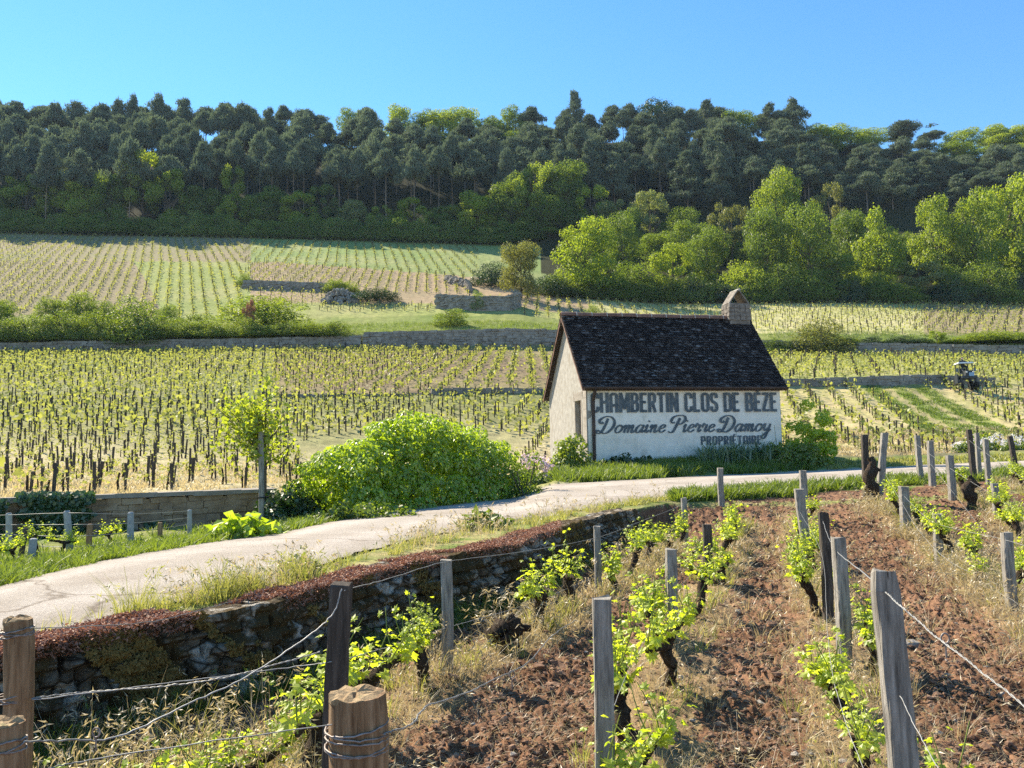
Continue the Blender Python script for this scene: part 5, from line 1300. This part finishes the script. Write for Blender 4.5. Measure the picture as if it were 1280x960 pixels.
for key, PL in ROWS.items():
    L = np.concatenate([[0], np.cumsum(np.linalg.norm(np.diff(PL, axis=0), axis=1))]); s = {'A': 1.05, 'B': .55, 'C': 1.05}.get(key, .4); k = 0
    while s < L[-1]:
        x = np.interp(s, L, PL[:, 0]) + rs.normal() * .06; y = np.interp(s, L, PL[:, 1])
        U, V = uv_of([[x, y, g1(x, y) + .4]])
        if -40 < U[0] < 1310 and V[0] < 1040 and rs.rand() < .94:
            FG_VINES.append((x, y))
            sc = rs.uniform(.8, 1.1) if key not in 'AB' else rs.uniform(.9, 1.2)
            vine(x, y, '%s grapevine counted from the camera in %s' % (ORD[k], RN[key]), 'grapevines of ' + RN[key], None, sc, rs.uniform(.85, 1.1)); k += 1
        s += rs.uniform(.85, 1.15)
for u_, y_, lab in ((185, 3.0, 'small leafy vine in the strip below the mossy wall, nearest the bottom left corner'), (330, 3.75, 'vine with bright leaves between the leaning brown post and the dark post'), (268, 3.5, 'young vine against the middle of the mossy wall strip'), (395, 4.3, 'vine just left of the tall dark post')):
    x_ = (u_ - 640) / FPX * y_; vine(x_, y_, lab, None, None, .82, .9)
# the old black stump with its post at the lane, and young vines by the left fence
def stump(u, v, Y, h, label):
    p = hit(u, v) if Y is None else on(u, Y); mb = MB(); P = [(0, 0, -.05), (.03, 0, h * .3), (-.04, .02, h * .6), (.05, 0, h * .85), (.02, .03, h)]
    tube(mb, spline(P, 4), [.09] * 5 + [.11] * 5 + [.08] * 4 + [.06] * 3, 9, 0, True, .3); tube(mb, spline([(0, 0, h * .55), (.12, 0, h * .75), (.2, .02, h * .72)], 4), [.06] * 5 + [.03] * 4, 7, 0, True, .3)
    o = mb.build('vine_stump', 'bark_vine', None, True); o.location = p; tag(o, label, 'vine stump')
stump(1086, 640, 16.3, .95, 'black gnarled vine stump leaning on the tall dark post')
stump(628, 0, 6.6, .27, 'black split vine stump on the soil by the mossy wall')
stump(1208, 0, 15.5, .62, 'dark knotted vine stump rising beside the wires')

# ---- soil lumps, straw and grass (nobody could count them)
def scatter(n, ymin, ymax, u0, u1, bias=1.6):
    y = ymin + (ymax - ymin) * rs.uniform(0, 1, n) ** bias; u = rs.uniform(u0, u1, n); x = (u - 640) / FPX * y
    return x, y
x, y = scatter(110000, 2.2, 20, -40, 1330, 1.9)
z, k, f, t = gz(x, y, True); d = np.full(len(x), 9.)
for r in ROWS.values(): d = np.minimum(d, seg_dist(x, y, r))
wallm = seg_dist(x, y, np.array([kline(1, u) for u in np.linspace(-200, 830, 30)]))
ok = ((k <= 1) | ((k == 2) & (t > .25) & (f < .4))) & (rs.uniform(0, 1, len(x)) < np.where(d < .35, .25, 1)) & ((wallm > .12)) & ((k == 0) | (t > .2))
x, y, z = x[ok], y[ok], z[ok]; n = len(x); IV, IF = ico()
mb = MB(); sz = np.exp(rs.normal(-4.62, .48, n)) * np.clip(.8 + y * .05, .8, 1.7)
zz = gtop(x, y) + sz * .12
for v_ in range(5):
    J = IV * (1 + rs.uniform(-.42, .42, (len(IV), 1))) + rs.normal(0, .14, IV.shape); w_ = np.arange(n) % 5 == v_
    stamp(mb, J, IF, frames(rs.normal(size=(w_.sum(), 3))), np.stack([x, y, zz], 1)[w_], np.stack([sz, sz * .85, sz * .6], 1)[w_])
tag(mb.build('soil_clods', 'clod'), 'crumbled red brown clods of ploughed soil between the vine rows', 'soil', kind='stuff')
gjit = gtop
x, y = scatter(900, 2.3, 19, -40, 1330, 1.7); z, k, f, t = gz(x, y, True); ok = (k <= 1); x, y = x[ok], y[ok]; n = len(x); mb = MB(); sz = np.exp(rs.normal(-4.3, .45, n))
stamp(mb, IV * (1 + rs.uniform(-.3, .3, (len(IV), 1))), IF, frames(rs.normal(size=(n, 3))), np.stack([x, y, gtop(x, y) + sz * .4], 1), np.stack([sz, sz * .8, sz * .6], 1))
tag(mb.build('pale_stones', 'stone_quoin'), 'small pale limestone pebbles scattered over the ploughed soil', 'stones', kind='stuff')
def tufts(name, label, mat, C, per, rad, H, Wd, lean, seeds=0, segs=3):
    C = np.asarray(C, float); n = len(C) * per; idx = np.repeat(np.arange(len(C)), per)
    P = np.zeros((n, 3)); a = rs.uniform(0, 6.28, n); q = rad * rs.uniform(0, 1, n) ** .6
    P[:, 0] = C[idx, 0] + np.cos(a) * q; P[:, 1] = C[idx, 1] + np.sin(a) * q; P[:, 2] = gjit(P[:, 0], P[:, 1]) - .01
    sc = rs.uniform(.6, 1.25, len(C))[idx]
    h = H * rs.uniform(.45, 1.15, n) * sc; l = np.stack([np.cos(a), np.sin(a)], 1) * (lean * h * rs.uniform(.2, 1.3, n))[:, None] + rs.normal(0, .05, (n, 2)) * h[:, None]
    mb = MB(); wd = Wd * np.clip(P[:, 1] / 5, .6, 3.0); blades(mb, P, h, wd, l, 0, segs)
    if seeds:
        m = rs.uniform(0, 1, n) < seeds; Q = P[m] + np.stack([l[m, 0], l[m, 1], h[m] * (1 - .25 * np.minimum(1, np.linalg.norm(l[m], axis=1) / h[m]))], 1)
        for o_ in range(5):
            D = np.stack([l[m, 0] / h[m] * .8, l[m, 1] / h[m] * .8, rs.uniform(-.5, .3, m.sum())], 1) + rs.normal(0, .35, (m.sum(), 3))
            stamp(mb, LVV * [1, .30, 1], LVF, frames(np.cross(D, rs.normal(size=D.shape)), D), Q + rs.normal(0, .012, Q.shape), np.clip(.030 + .004 * Q[:, 1], .03, .07), 0)
    return tag(mb.build(name, mat), label, 'grass', kind='stuff')
def along(keys, n, spread, smin=0):
    out = []
    for key in keys:
        PL = ROWS[key]; L = np.concatenate([[0], np.cumsum(np.linalg.norm(np.diff(PL, axis=0), axis=1))])
        s = rs.uniform(smin, L[-1], n); out.append(np.stack([np.interp(s, L, PL[:, 0]) + rs.normal(0, spread, n), np.interp(s, L, PL[:, 1]) + rs.normal(0, spread * .5, n)], 1))
    return np.vstack(out)
tufts('straw_grass', 'bleached dry grass bent over along the vine rows', 'straw', np.vstack([along('ABCDEF', 95, .22), along('CDE', 90, .30), along('D', 120, .28), along('A', 60, .20)]), 24, .10, .21, .0024, 1.0, .10)
tufts('tall_dry_grass', 'drooping pale seeding grass among the vines by the mossy wall and at right', 'straw', np.vstack([along('A', 40, .22, 2.5), along('D', 60, .30, 3), along('E', 20, .3), along('C', 14, .2)]), 16, .10, .40, .0016, .95, .6)
LS_ = np.array([((u_ - 640) / FPX * y_, y_) for u_, y_ in zip(rs.uniform(-20, 430, 90), rs.uniform(2.6, 4.6, 90))]); LS_ = LS_[[seg_dist(np.array([a]), np.array([b]), np.array([kline(1, q) for q in np.linspace(-200, 600, 30)]))[0] > .25 and b < kline(1, 640 + FPX * a / b)[1] for a, b in LS_]]
tufts('tall_dry_grass', 'pale brome grass drooping in the strip below the mossy wall', 'straw', LS_, 14, .10, .36, .0020, .9, .7)
tufts('row_grass', 'green grass blades in the strip below the mossy wall', 'grass_pale', LS_ + .08, 16, .09, .26, .003, .6, .02)
tufts('row_grass', 'fresh green grass tufts under the vines', 'grass_pale', along('ABCDEFG', 62, .16), 24, .08, .20, .0034, .6, .03)
x, y = scatter(15000, 2.2, 19, -40, 1330, 1.7); z, k, f, t = gz(x, y, True); ok = (k <= 1)
tufts('wall_grass', 'dark green grass tufts at the foot of the mossy wall', 'grass_green', np.array([kline(1, u_) + np.array([.18, -.12]) + rs.normal(0, .06, 2) for u_ in rs.uniform(-40, 820, 150)]), 26, .08, .24, .0030, .7, .04)
tufts('soil_straw', 'dry roots and straw litter strewn over the ploughed soil', 'straw', np.stack([x, y], 1)[ok], 8, .12, .055, .0024, 2.6, 0, 2)
def verge(n, ka, kb, fa, fb, u0, u1):
    u = rs.uniform(u0, u1, n); f = rs.uniform(fa, fb, n); out = []
    for q in range(n):
        a = kline(ka, u[q]); b = kline(kb, u[q]); out.append(a + (b - a) * f[q])
    return np.array(out)
tufts('verge_grass', 'lush green grass along the far edge of the lane', 'grass_green', np.vstack([verge(560, 4, 5, -.01, .26, -60, 480), verge(90, 4, 5, .2, .9, -60, 420)]), 26, .10, .15, .0045, .8, .02)
tufts('verge_grass', 'short green grass between the lane and the mossy wall', 'grass_pale', np.vstack([verge(150, 2, 3, .50, 1.0, 180, 830), verge(60, 2, 3, .45, 1.0, 640, 830), verge(14, 2, 3, .7, 1.0, -40, 300)]), 18, .08, .13, .003, .7, .04)
tufts('dry_grass', 'tall dry seeding grass at the lane edge above the mossy wall', 'straw', np.vstack([verge(16, 2, 3, .4, .95, 225, 420), verge(24, 2, 3, .4, .95, 480, 640), verge(18, 2, 3, .4, .95, 640, 830)]), 10, .10, .32, .0016, .45, .45)
tufts('dry_grass', 'green seeding grass clump at the lane edge behind the tall dark post', 'grass_pale', np.vstack([verge(20, 2, 3, .35, .85, 268, 325), verge(12, 2, 3, .35, .85, 355, 392), verge(4, 2, 3, .3, .9, 160, 190)]), 34, .09, .27, .0028, .55, .10)
tufts('verge_grass', 'green grass between the vine plot and the lane right of the wall', 'grass_green', np.vstack([verge(300, 2, 3, .3, 1.02, 840, 1010), verge(220, 2, 3, .55, 1.02, 1010, 1310)]), 30, .16, .22, .006, .6, .03)
tufts('lawn_grass', 'dark grass between the hut and the lane', 'grass_green', np.vstack([verge(520, 4, 5, .05, 1.0, 690, 1010), verge(260, 4, 5, .6, 1.05, 735, 1000)]), 36, .22, .30, .007, .6)
tufts('verge_grass', 'low grass beyond the lane at the right', 'grass_pale', np.vstack([verge(200, 4, 5, .0, .6, 1000, 1310)]), 26, .2, .16, .007, .6)
tufts('field_grass', 'pale dry grass in front of the first stakes of the left vineyard', 'straw', np.stack([(lambda u, q: np.array([(u - 640) / FPX * q, q]))(u_, kline(6, u_)[1] + rs.uniform(.2, 9)) for u_ in rs.uniform(-40, 690, 1100)]), 10, .35, .15, .006, .8, .05, 2)
tufts('field_grass', 'pale dry grass under the first stakes right of the hut', 'straw', np.stack([(lambda u, q: np.array([(u - 640) / FPX * q, q]))(u_, kline(6, u_)[1] + rs.uniform(-1.5, 12)) for u_ in rs.uniform(970, 1320, 900)]), 12, .4, .18, .009, .8, .05, 2)
tufts('bank_grass', 'grass on the bank above the retaining wall', 'grass_green', np.stack([(lambda u, q: np.array([(u - 640) / FPX * q, q]))(u_, kline(10, u_)[1] + rs.uniform(0, 9)) for u_ in np.concatenate([rs.uniform(330, 700, 900), rs.uniform(960, 1310, 700)])]), 12, .6, .40, .008, .6, 0, 2)
tufts('track_grass', 'bright grass beside the tractor track', 'grass_green', TRACK[rs.randint(0, 3, 700)] + (TRACK[1] - TRACK[0]) * rs.uniform(0, 1, 700)[:, None] + np.stack([rs.choice([-1.9, 0, 1.9], 700) + rs.normal(0, .35, 700), np.zeros(700)], 1), 16, .3, .14, .010, .6, 0, 2)

# ---- bushes and plants near the lane
def leafy(name, label, cat, c, lobes, n, ls, mat, TV=SQV, TF=SQF, droop=.25, shell=.8, stem=None, group=None, tilt=.5):
    P, N = crown_pts(lobes, n, shell); P[:, 2] = np.maximum(P[:, 2], .02)
    e = empty(name, c, label, cat, group); mb = MB()
    stamp(mb, TV, TF, frames(N + rs.normal(0, tilt, N.shape) + [0, 0, .3], N * [1, 1, .3] - [0, 0, droop]), P, rs.uniform(.65, 1.3, len(P)) * ls)
    mb.build('foliage', mat, e)
    sm = MB()
    for q in range(stem or 6):
        i = rs.randint(len(lobes)); a = np.array(lobes[i][:3]); tube(sm, spline([(a[0] * .2, a[1] * .2, 0), a * [.6, .6, .5], a], 3), .012 + .003 * (stem or 6) / 6, 5)
    sm.build('stems', 'bark_tree', e, True)
    return e
# the big bright green creeper mound
A_, B_ = kline(4, 462), kline(4, 683); dA = (B_ - A_) / np.linalg.norm(B_ - A_); nA = np.array([-dA[1], dA[0]]); LM = np.linalg.norm(B_ - A_)
mc2 = (A_ + B_) / 2 + nA * 1.15; mc = np.array([mc2[0], mc2[1], g1(*mc2)])
def mh(s):                                  # height of the mound along the lane, from the picture
    c = A_ + dA * s * LM + nA * 1.15; u_ = uv_of([[c[0], c[1], mc[2] + 1]])[0][0]
    v = np.interp(u_, [360, 395, 430, 475, 510, 545, 590, 620, 650], [602, 582, 555, 532, 521, 527, 540, 560, 600]); return max(.3, at(u_, v, c[1])[2] - mc[2])
lob = []
for s_ in np.linspace(.02, .86, 24):
    for w_ in np.linspace(-1, 1, 11):
        sj, wj = s_ + rs.normal() * .015, w_ + rs.normal() * .06; c = A_ + dA * sj * LM + nA * (1.15 + wj * 1.08) - mc2
        zt = mh(sj) * max(.10, 1 - .86 * abs(wj) ** 2.3) * rs.uniform(.80, 1.10); sr = rs.uniform(.13, .28)
        lob.append((c[0], c[1], max(.10, zt - sr * .6), sr * rs.uniform(.8, 1.4), sr, sr * rs.uniform(.6, .9)))
for k in range(70):
    sj, wj = rs.uniform(.06, .82), rs.uniform(-.8, .8); c = A_ + dA * sj * LM + nA * (1.15 + wj) - mc2; lob.append((c[0], c[1], mh(sj) * rs.uniform(.2, .75) * (1 - .6 * wj * wj), .28, .28, .24))
leafy('creeper_mound', 'big mound of bright green creeper beside the lane', 'bush', mc, lob, 56000, .085, 'creeper_leaf', LVV * [1, 1.25, 1], LVF, .8, .86, 14)
def lobes_(w, d, h, n, s, zl=.15):
    out = []
    for k in range(n):
        a = rs.uniform(0, 6.28); q = math.sqrt(rs.uniform(0, 1)); z = h * math.sqrt(max(.05, 1 - q * q)) * rs.uniform(zl, 1) - s * .5
        out.append((math.cos(a) * q * w / 2, math.sin(a) * q * d / 2, max(z, s * .5), s * rs.uniform(.7, 1.2), s * rs.uniform(.7, 1.2), s * rs.uniform(.6, 1)))
    return out
def bush(name, label, u, Y, w, d, h, n, ls, mat, s=.14, nl=30, cat='plant', TV=SQV, TF=SQF, droop=.2): return leafy(name, label, cat, on(u, Y), lobes_(w, d, h, nl, s), n, ls, mat, TV, TF, droop)
bush('ivy', 'dark ivy thicket between the young tree and the creeper mound', 368, 15.6, 1.3, .8, .75, 3600, .075, 'ivy_leaf', .2, 26, 'ivy')
bush('leafy_weed', 'clump of broad green leaves below the young tree', 310, 11.0, .75, .7, .42, 420, .15, 'creeper_leaf', .14, 16, 'weed', LVV * [1, 1.3, 1], LVF, .1)
bush('leafy_weed', 'broad leaved dock plant at the lane edge above the mossy wall', 603, 11.4, .55, .4, .38, 130, .16, 'grass_green', .12, 10, 'weed', LVV * [1, 1.1, 1], LVF, -.4)
bush('leafy_weed', 'low green weed on the verge before the creeper mound', 455, 13.4, 1.6, .6, .34, 1500, .06, 'grass_green', .12, 24, 'weed')
bush('leafy_weed', 'low leafy weed on the lane edge behind the tall dark post', 376, 7.3, .42, .3, .22, 420, .045, 'grass_green', .07, 16, 'weed')
bush('leafy_bush', 'bright leafy bush hiding the foot of the hut gable', 716, 25.4, 1.25, 1.0, 1.25, 3400, .09, 'bush_leaf', .22, 36, 'bush')
bush('leafy_bush', 'low dark leafy plant under the painted hut wall', 780, 25.6, 1.9, .7, .55, 2600, .09, 'ivy_leaf', .18, 24, 'bush')
bush('leafy_bush', 'loose yellow green shrub at the right corner of the hut', 1014, 27.4, 1.6, 1.2, 2.2, 3600, .10, 'vine_leaf', .20, 34, 'bush')
bush('leafy_bush', 'dark green shrub in front of the hut right corner', 994, 26.2, 2.3, 1.0, .9, 4200, .10, 'bush_leaf', .24, 34, 'bush')
bush('leafy_bush', 'small green bush among the white flowers', 1218, 33, 1.1, .9, 1.0, 900, .11, 'lime_leaf', .2, 18, 'bush')
bush('dark_shrub', 'thin brownish shrub between the creeper mound and the hut', 655, 18.5, 1.0, .8, 1.25, 1300, .05, 'oak_leaf', .16, 24, 'bush')
bush('flower_bush', 'pale pink flowering bush left of the hut gable', 668, 22.5, .9, .6, 1.15, 800, .08, 'flower_pink', .16, 24, 'bush')
bush('leafy_bush', 'green weeds beneath the pale pink flowers', 664, 21.6, 1.1, .7, .6, 1500, .09, 'grass_green', .18, 20, 'bush')
for u, Y, lab, mt in ((1242, 32, 'patch of white flowers beyond the lane at the right edge', 'flower_white'), (1275, 31, 'white flowers cut by the right edge of the view', 'flower_white'), (1212, 32, 'white flowers beside the end of the tractor track', 'flower_white')):
    e = leafy('white_flowers', lab, 'flowers', on(u, Y), lobes_(1.3, .8, .75, 26, .18), 900, .085, mt, LVV * [.8, 1, 1], LVF, 0)
    e2 = leafy('flower_leaves', 'green leaves under the ' + lab, 'leaves', on(u, Y - .2), lobes_(1.3, .7, .5, 20, .18), 900, .10, 'bush_leaf')
# iris clump: strap leaves
def iris(label, us, n, H, mat='iris_leaf'):
    c = on(np.mean(us), 26.2); mb = MB(); u = rs.uniform(us[0], us[1], n); Y = 26.0 + rs.uniform(-.5, .8, n) + (u - 900) * .004
    P = np.stack([(u - 640) / FPX * Y - c[0], Y - c[1], np.zeros(n)], 1); P[:, 2] = gz(P[:, 0] + c[0], P[:, 1] + c[1]) - c[2]
    a = rs.uniform(0, 6.28, n); h = H * rs.uniform(.55, 1.2, n); l = np.stack([np.cos(a), np.sin(a)], 1) * (h * rs.uniform(.1, .85, n))[:, None]
    blades(mb, P, h, np.full(n, .036), l, 0, 5)
    e = empty('iris_clump', c, label, 'plant'); mb.build('strap_leaves', mat, e)
    for q in range(9):
        sq = MB(); k = rs.randint(n); tube(sq, [P[k], P[k] + [.02, 0, .5], P[k] + [rs.normal() * .05, 0, rs.uniform(.8, 1.25)]], .007, 4); sq.build('flower_stalk', 'iris_leaf', e)
iris('clump of drooping blue green strap leaves below the painted wall', (872, 985), 760, .70)
# young tree with its stake
yt = on(327, 15.4); yh = at(327, 464, 15.4)[2] - yt[2]; e = empty('young_tree', yt + [.02, .15, 0], 'slender young tree with sparse yellow green leaves by the brown wall', 'tree')
tm = MB(); tube(tm, spline([(0, 0, -.05), (.01, 0, yh * .3), (0, .02, yh * .6), (.02, 0, yh * .97)], 5), np.linspace(.040, .010, 16), 8)
cr = MB(); LP = []
limbs = []
for k in range(24):
    z0 = yh * rs.uniform(.33, .64); a = rs.uniform(0, 6.28) if k % 3 else rs.uniform(2.4, 3.9); L = rs.uniform(.65, 1.35) * (1.0 if z0 < yh * .5 else .8); el = rs.uniform(.45, 1.0)
    d = np.array([math.cos(a) * math.cos(el), math.sin(a) * math.cos(el) * .9, math.sin(el)])
    S_ = spline([(0, 0, z0), d * L * .5 + [0, 0, z0 - .03], d * L + [0, 0, z0 + .02]], 6); tube(tm, S_, np.linspace(.016, .004, len(S_)), 5)
    for q in range(30):
        p = S_[rs.randint(4, len(S_))] + rs.normal(0, .10, 3); LP.append(p)
    for b in range(3):
        p0 = S_[rs.randint(5, len(S_))]; dd = d * .2 + rs.normal(0, .22, 3); tube(tm, [p0, p0 + dd * .6, p0 + dd + [0, 0, .05]], [.006, .004, .002], 4, 0, False)
        for q in range(9): LP.append(p0 + dd * rs.uniform(.4, 1.1) + rs.normal(0, .06, 3))
for q in range(70): LP.append(np.array([0, 0, yh * rs.uniform(.78, 1.0)]) + rs.normal(0, .10, 3))
LP = np.array(LP); stamp(cr, SQV, SQF, frames(rs.normal(0, .8, LP.shape) + [0, 0, .6]), LP, rs.uniform(.055, .11, len(LP)))
tm.build('trunk', 'bark_tree', e, True); cr.build('crown', 'tree_young', e)
sk = MB(); hs_ = at(326, 540, 15.2)[2] - yt[2]; tube(sk, [(0, 0, -.2), (-.01, 0, hs_ * .5), (-.03, 0, hs_)], .052, 10); o = sk.build('tree_stake', 'wood_grey', None, True); o.location = on(328, 15.2); tag(o, 'round grey stake tied to the young tree', 'stake')
tie = MB(); tube(tie, [(-.06, -.06, .52), (.08, -.06, .52), (.10, .18, .53), (-.05, .18, .52), (-.06, -.06, .52)], .012, 6, 0, False); tie.build('tie', 'tractor_tyre', o)
# ivy over the brown wall
def ivy_patch(u0, u1, v0, v1, n, label):
    mb = MB(); P = []
    while len(P) < n:
        u, v = rs.uniform(u0, u1), rs.uniform(v0, v1); f = (v - v0) / (v1 - v0); w = (u1 - u0) / 2; c = (u0 + u1) / 2
        if abs(u - c) > w * (1 - .45 * f + .25 * math.sin(v * .3 + u0)): continue
        Yw = kline(5, u)[1] - .13 - rs.uniform(0, .10); P.append(at(u, v, Yw))
    for q in range(n // 5):
        u = rs.uniform(u0, u1); y_ = kline(5, u)[1] + rs.uniform(-.2, .35); P.append(at(u, v0 - rs.uniform(-2, 3), y_))
    P = np.array(P); N = rs.normal(0, .5, P.shape) + [0, -1, .4]
    stamp(mb, SQV, SQF, frames(N), P, rs.uniform(.045, .09, len(P)))
    o = mb.build('ivy', 'ivy_leaf'); tag(o, label, 'ivy')
ivy_patch(22, 116, 620, 682, 3000, 'dark ivy hanging in two lobes over the brown wall')
ivy_patch(-30, 8, 628, 676, 800, 'small patch of ivy at the left end of the brown wall')
ivy_patch(178, 204, 655, 682, 350, 'small ivy tuft low on the brown wall')
bush('leafy_weed', 'spiky green weed behind the coping of the brown wall', 150, 14.6, .55, .4, .22, 380, .06, 'bush_leaf', .08, 14, 'weed')
# fence in front of the brown wall
FPZ = []
for u, vt, vb, w, mt, lab in ((11, 641, 690, .085, 'post_stone', 'grey fence post leaning in front of the ivy at left'), (25, 660, 704, .06, 'wood_dark', 'thin dark fence stake between the two left grey posts'), (38, 673, 706, .085, 'post_stone', 'short pale grey fence post at left'), (88, 638, 696, .085, 'post_stone', 'tall grey fence post in front of the hanging ivy'),
 (110, 655, 692, .075, 'wood_brown', 'orange brown wooden fence post'), (163, 640, 686, .085, 'post_stone', 'grey fence post before the bare brown wall'), (200, 653, 680, .07, 'wood_brown', 'short brown fence stake against the brown wall'), (237, 637, 670, .075, 'post_stone', 'last grey fence post near the broad leaved weeds')):
    p = hit(u, vb, 7); h = at(u, vt, p[1])[2] - p[2]; mb = MB(); ln = -.06 if u == 88 else rs.normal() * .02
    tube(mb, [(ln * f, 0, h * f - .05 * (f == 0)) for f in (-.1, .3, .6, .97, 1)], [w * .5, w * .5, w * .48, w * .46, w * .3], 8, 0, True, .02)
    o = mb.build('fence_post', mt); o.location = p; tag(o, lab, 'fence post'); FPZ.append((u, p, h))
mainp = [q for q in FPZ if q[0] in (11, 88, 163, 237)]
for k, f in enumerate((.95, .70, .45, .22)):
    P = [q[1] + [0, -.045, q[2] * f] for q in mainp]; P = [P[0] + (P[0] - P[1]) * .6] + P; mb = MB(); tube(mb, spline(P, 6), .0035, 5)
    tag(mb.build('fence_wire', 'wire_metal', None, True), '%s strand of the wire fence before the brown wall' % ('top', 'second', 'third', 'lowest')[k], 'wire')
for u, v, lab in ((10, 715, 'leafy young vine under the left grey fence post'), (62, 700, 'yellow green young vine left of the orange brown post'), (146, 690, 'yellow green young vine against the third grey fence post'), (95, 703, 'small young vine at the foot of the tall fence post'), (30, 712, 'small leafy vine by the thin dark fence stake')):
    p = hit(u, v - 8, 6); vine(p[0], p[1] - .25, lab, None, rs.randint(2, 6), .62, 1.0)

# ---- tractor straddling the vines, with its driver
tp = hit(1209, 489, 40); tr = empty('tractor', tp, 'white and dark high clearance vineyard tractor seen from the front', 'tractor', rz=R(-12), scale=(.78, .78, .78))
def part(name, mat, f, parent=tr, smooth=False): mb = MB(); f(mb); return mb.build(name, mat, parent, smooth)
part('chassis', 'tractor_dark', lambda m: (box(m, (0, .1, 1.28), (1.3, 2.2, .22), jit=.01), box(m, (-.62, -.55, .95), (.16, .22, .8)), box(m, (.62, -.55, .95), (.16, .22, .8)), box(m, (-.62, .95, .95), (.16, .22, .8)), box(m, (.62, .95, .95), (.16, .22, .8))))
part('bonnet', 'tractor_dark', lambda m: (box(m, (0, -.55, 1.62), (.72, 1.0, .5), taper=.86), box(m, (0, -1.04, 1.5), (.6, .06, .3))))
part('front_plate', 'tractor_blue', lambda m: box(m, (.12, -1.1, 1.50), (.44, .05, .34)))
part('side_tank', 'tractor_dark', lambda m: (box(m, (-.86, -.1, 1.15), (.13, .9, .85), taper=.9)))
for sx in (-1, 1):
    for sy in (-.55, .95):
        r_ = .42 if sy < 0 else .52
        th = np.linspace(0, 2 * np.pi, 28, endpoint=False)
        def wheel(m, rr=r_):
            V = []
            for x, q in ((-.13, .62), (-.13, .92), (-.09, 1.0), (.09, 1.0), (.13, .92), (.13, .62)): V += [(x, math.cos(t) * rr * q, math.sin(t) * rr * q) for t in th]
            n = 28; m.add(np.array(V), np.array([[a * n + k, a * n + (k + 1) % n, (a + 1) * n + (k + 1) % n, (a + 1) * n + k] for a in range(5) for k in range(n)]))
        w = part('wheel', 'tractor_tyre', wheel); w.location = (sx * .66, sy, r_)
        rim = MB(); tube(rim, [(-.09, 0, 0), (-.05, 0, 0), (.05, 0, 0), (.09, 0, 0)], [r_ * .2, r_ * .63, r_ * .63, r_ * .2], 20); rim.build('rim', 'tractor_dark', w)
cab = part('cab_frame', 'tractor_dark', lambda m: [tube(m, [(sx * .55, sy, 1.4), (sx * .55, sy, 2.62)], .035, 6) for sx in (-1, 1) for sy in (-.05, 1.05)] + [box(m, (0, .5, 1.42), (1.2, 1.2, .08))])
part('cab_roof', 'tractor_white', lambda m: (box(m, (0, .5, 2.68), (1.34, 1.34, .12), taper=.92)))
part('seat', 'tractor_dark', lambda m: (box(m, (0, .68, 1.72), (.46, .46, .12)), box(m, (0, .9, 2.0), (.46, .1, .5))))
part('steering_wheel', 'tractor_tyre', lambda m: tube(m, [(math.cos(t) * .18, .22 + math.sin(t) * .1, 1.98 + math.sin(t) * .14) for t in np.linspace(0, 2 * np.pi, 18)], .018, 6, 0, False))
for sx in (-1, 1): 
    part('headlight', 'tractor_white', lambda m: tube(m, [(sx * .28, -1.06, 1.72), (sx * .28, -1.12, 1.72)], .07, 12))
    part('mirror', 'glass_dark', lambda m: (box(m, (sx * .75, -.05, 2.0), (.2, .05, .32)), tube(m, [(sx * .55, -.05, 2.1), (sx * .7, -.05, 2.1)], .015, 5)))
# driver: one skinned body, seated
def person(loc, label, rz):
    J = {'pel': ((0, .66, 1.86), .15), 'chest': ((0, .68, 2.16), .16), 'neck': ((0, .66, 2.36), .055), 'head': ((0, .63, 2.46), .085), 'crown': ((0, .63, 2.54), .075)}
    ed = [('pel', 'chest'), ('chest', 'neck'), ('neck', 'head'), ('head', 'crown')]
    for s, sx in (('l', -1), ('r', 1)):
        J.update({s + 'sh': ((sx * .19, .67, 2.29), .065), s + 'el': ((sx * .26, .45, 2.06), .05), s + 'wr': ((sx * .15, .24, 2.03), .035), s + 'hd': ((sx * .13, .19, 2.03), .04), s + 'kn': ((sx * .14, .28, 1.86), .075), s + 'an': ((sx * .14, .2, 1.52), .05), s + 'ft': ((sx * .14, .06, 1.49), .045)})
        ed += [('chest', s + 'sh'), (s + 'sh', s + 'el'), (s + 'el', s + 'wr'), (s + 'wr', s + 'hd'), ('pel', s + 'kn'), (s + 'kn', s + 'an'), (s + 'an', s + 'ft')]
    ks = list(J); me = bpy.data.meshes.new('person'); me.from_pydata([J[k][0] for k in ks], [(ks.index(a), ks.index(b)) for a, b in ed], [])
    o = bpy.data.objects.new('person', me); COL.objects.link(o); me.materials.append(MATS['cloth_dark'])
    o.modifiers.new('skin', 'SKIN'); sv = me.skin_vertices[0].data
    for q, k in enumerate(ks): sv[q].radius = (J[k][1],) * 2; sv[q].use_root = k == 'pel'
    sb = o.modifiers.new('sub', 'SUBSURF'); sb.levels = 1; sb.render_levels = 2
    o.location = loc; o.rotation_euler = (0, 0, rz); tag(o, label, 'person')
    f = MB(); IV, IF = ico(); f.add(IV * [.075, .085, .10] + [0, .615, 2.47], IF); f.build('face', 'skin', o, True)
    h = MB(); f2 = IV[IV[:, 2] > -.2]; h.add(IV * [.088, .098, .07] + [0, .645, 2.525], IF); h.build('hair', 'cloth_dark', o, True)
person(tp, 'driver in dark clothes sitting in the vineyard tractor', R(-12))

# ------------------------------------------------------------------ the air between here and the wood
def haze():
    m, t, o = nodes('haze_air')
    v = t.nodes.new('ShaderNodeVolumePrincipled'); v.inputs['Color'].default_value = (.62, .80, 1.0, 1); v.inputs['Density'].default_value = .0001
    t.links.new(v.outputs[0], o.inputs['Volume'])
    mb = MB(); box(mb, (0, 0, 88.5), (1300, 1300, 180)); h = mb.build('haze', 'haze_air'); tag(h, 'thin blue summer haze over the hillside', kind='stuff')
haze()
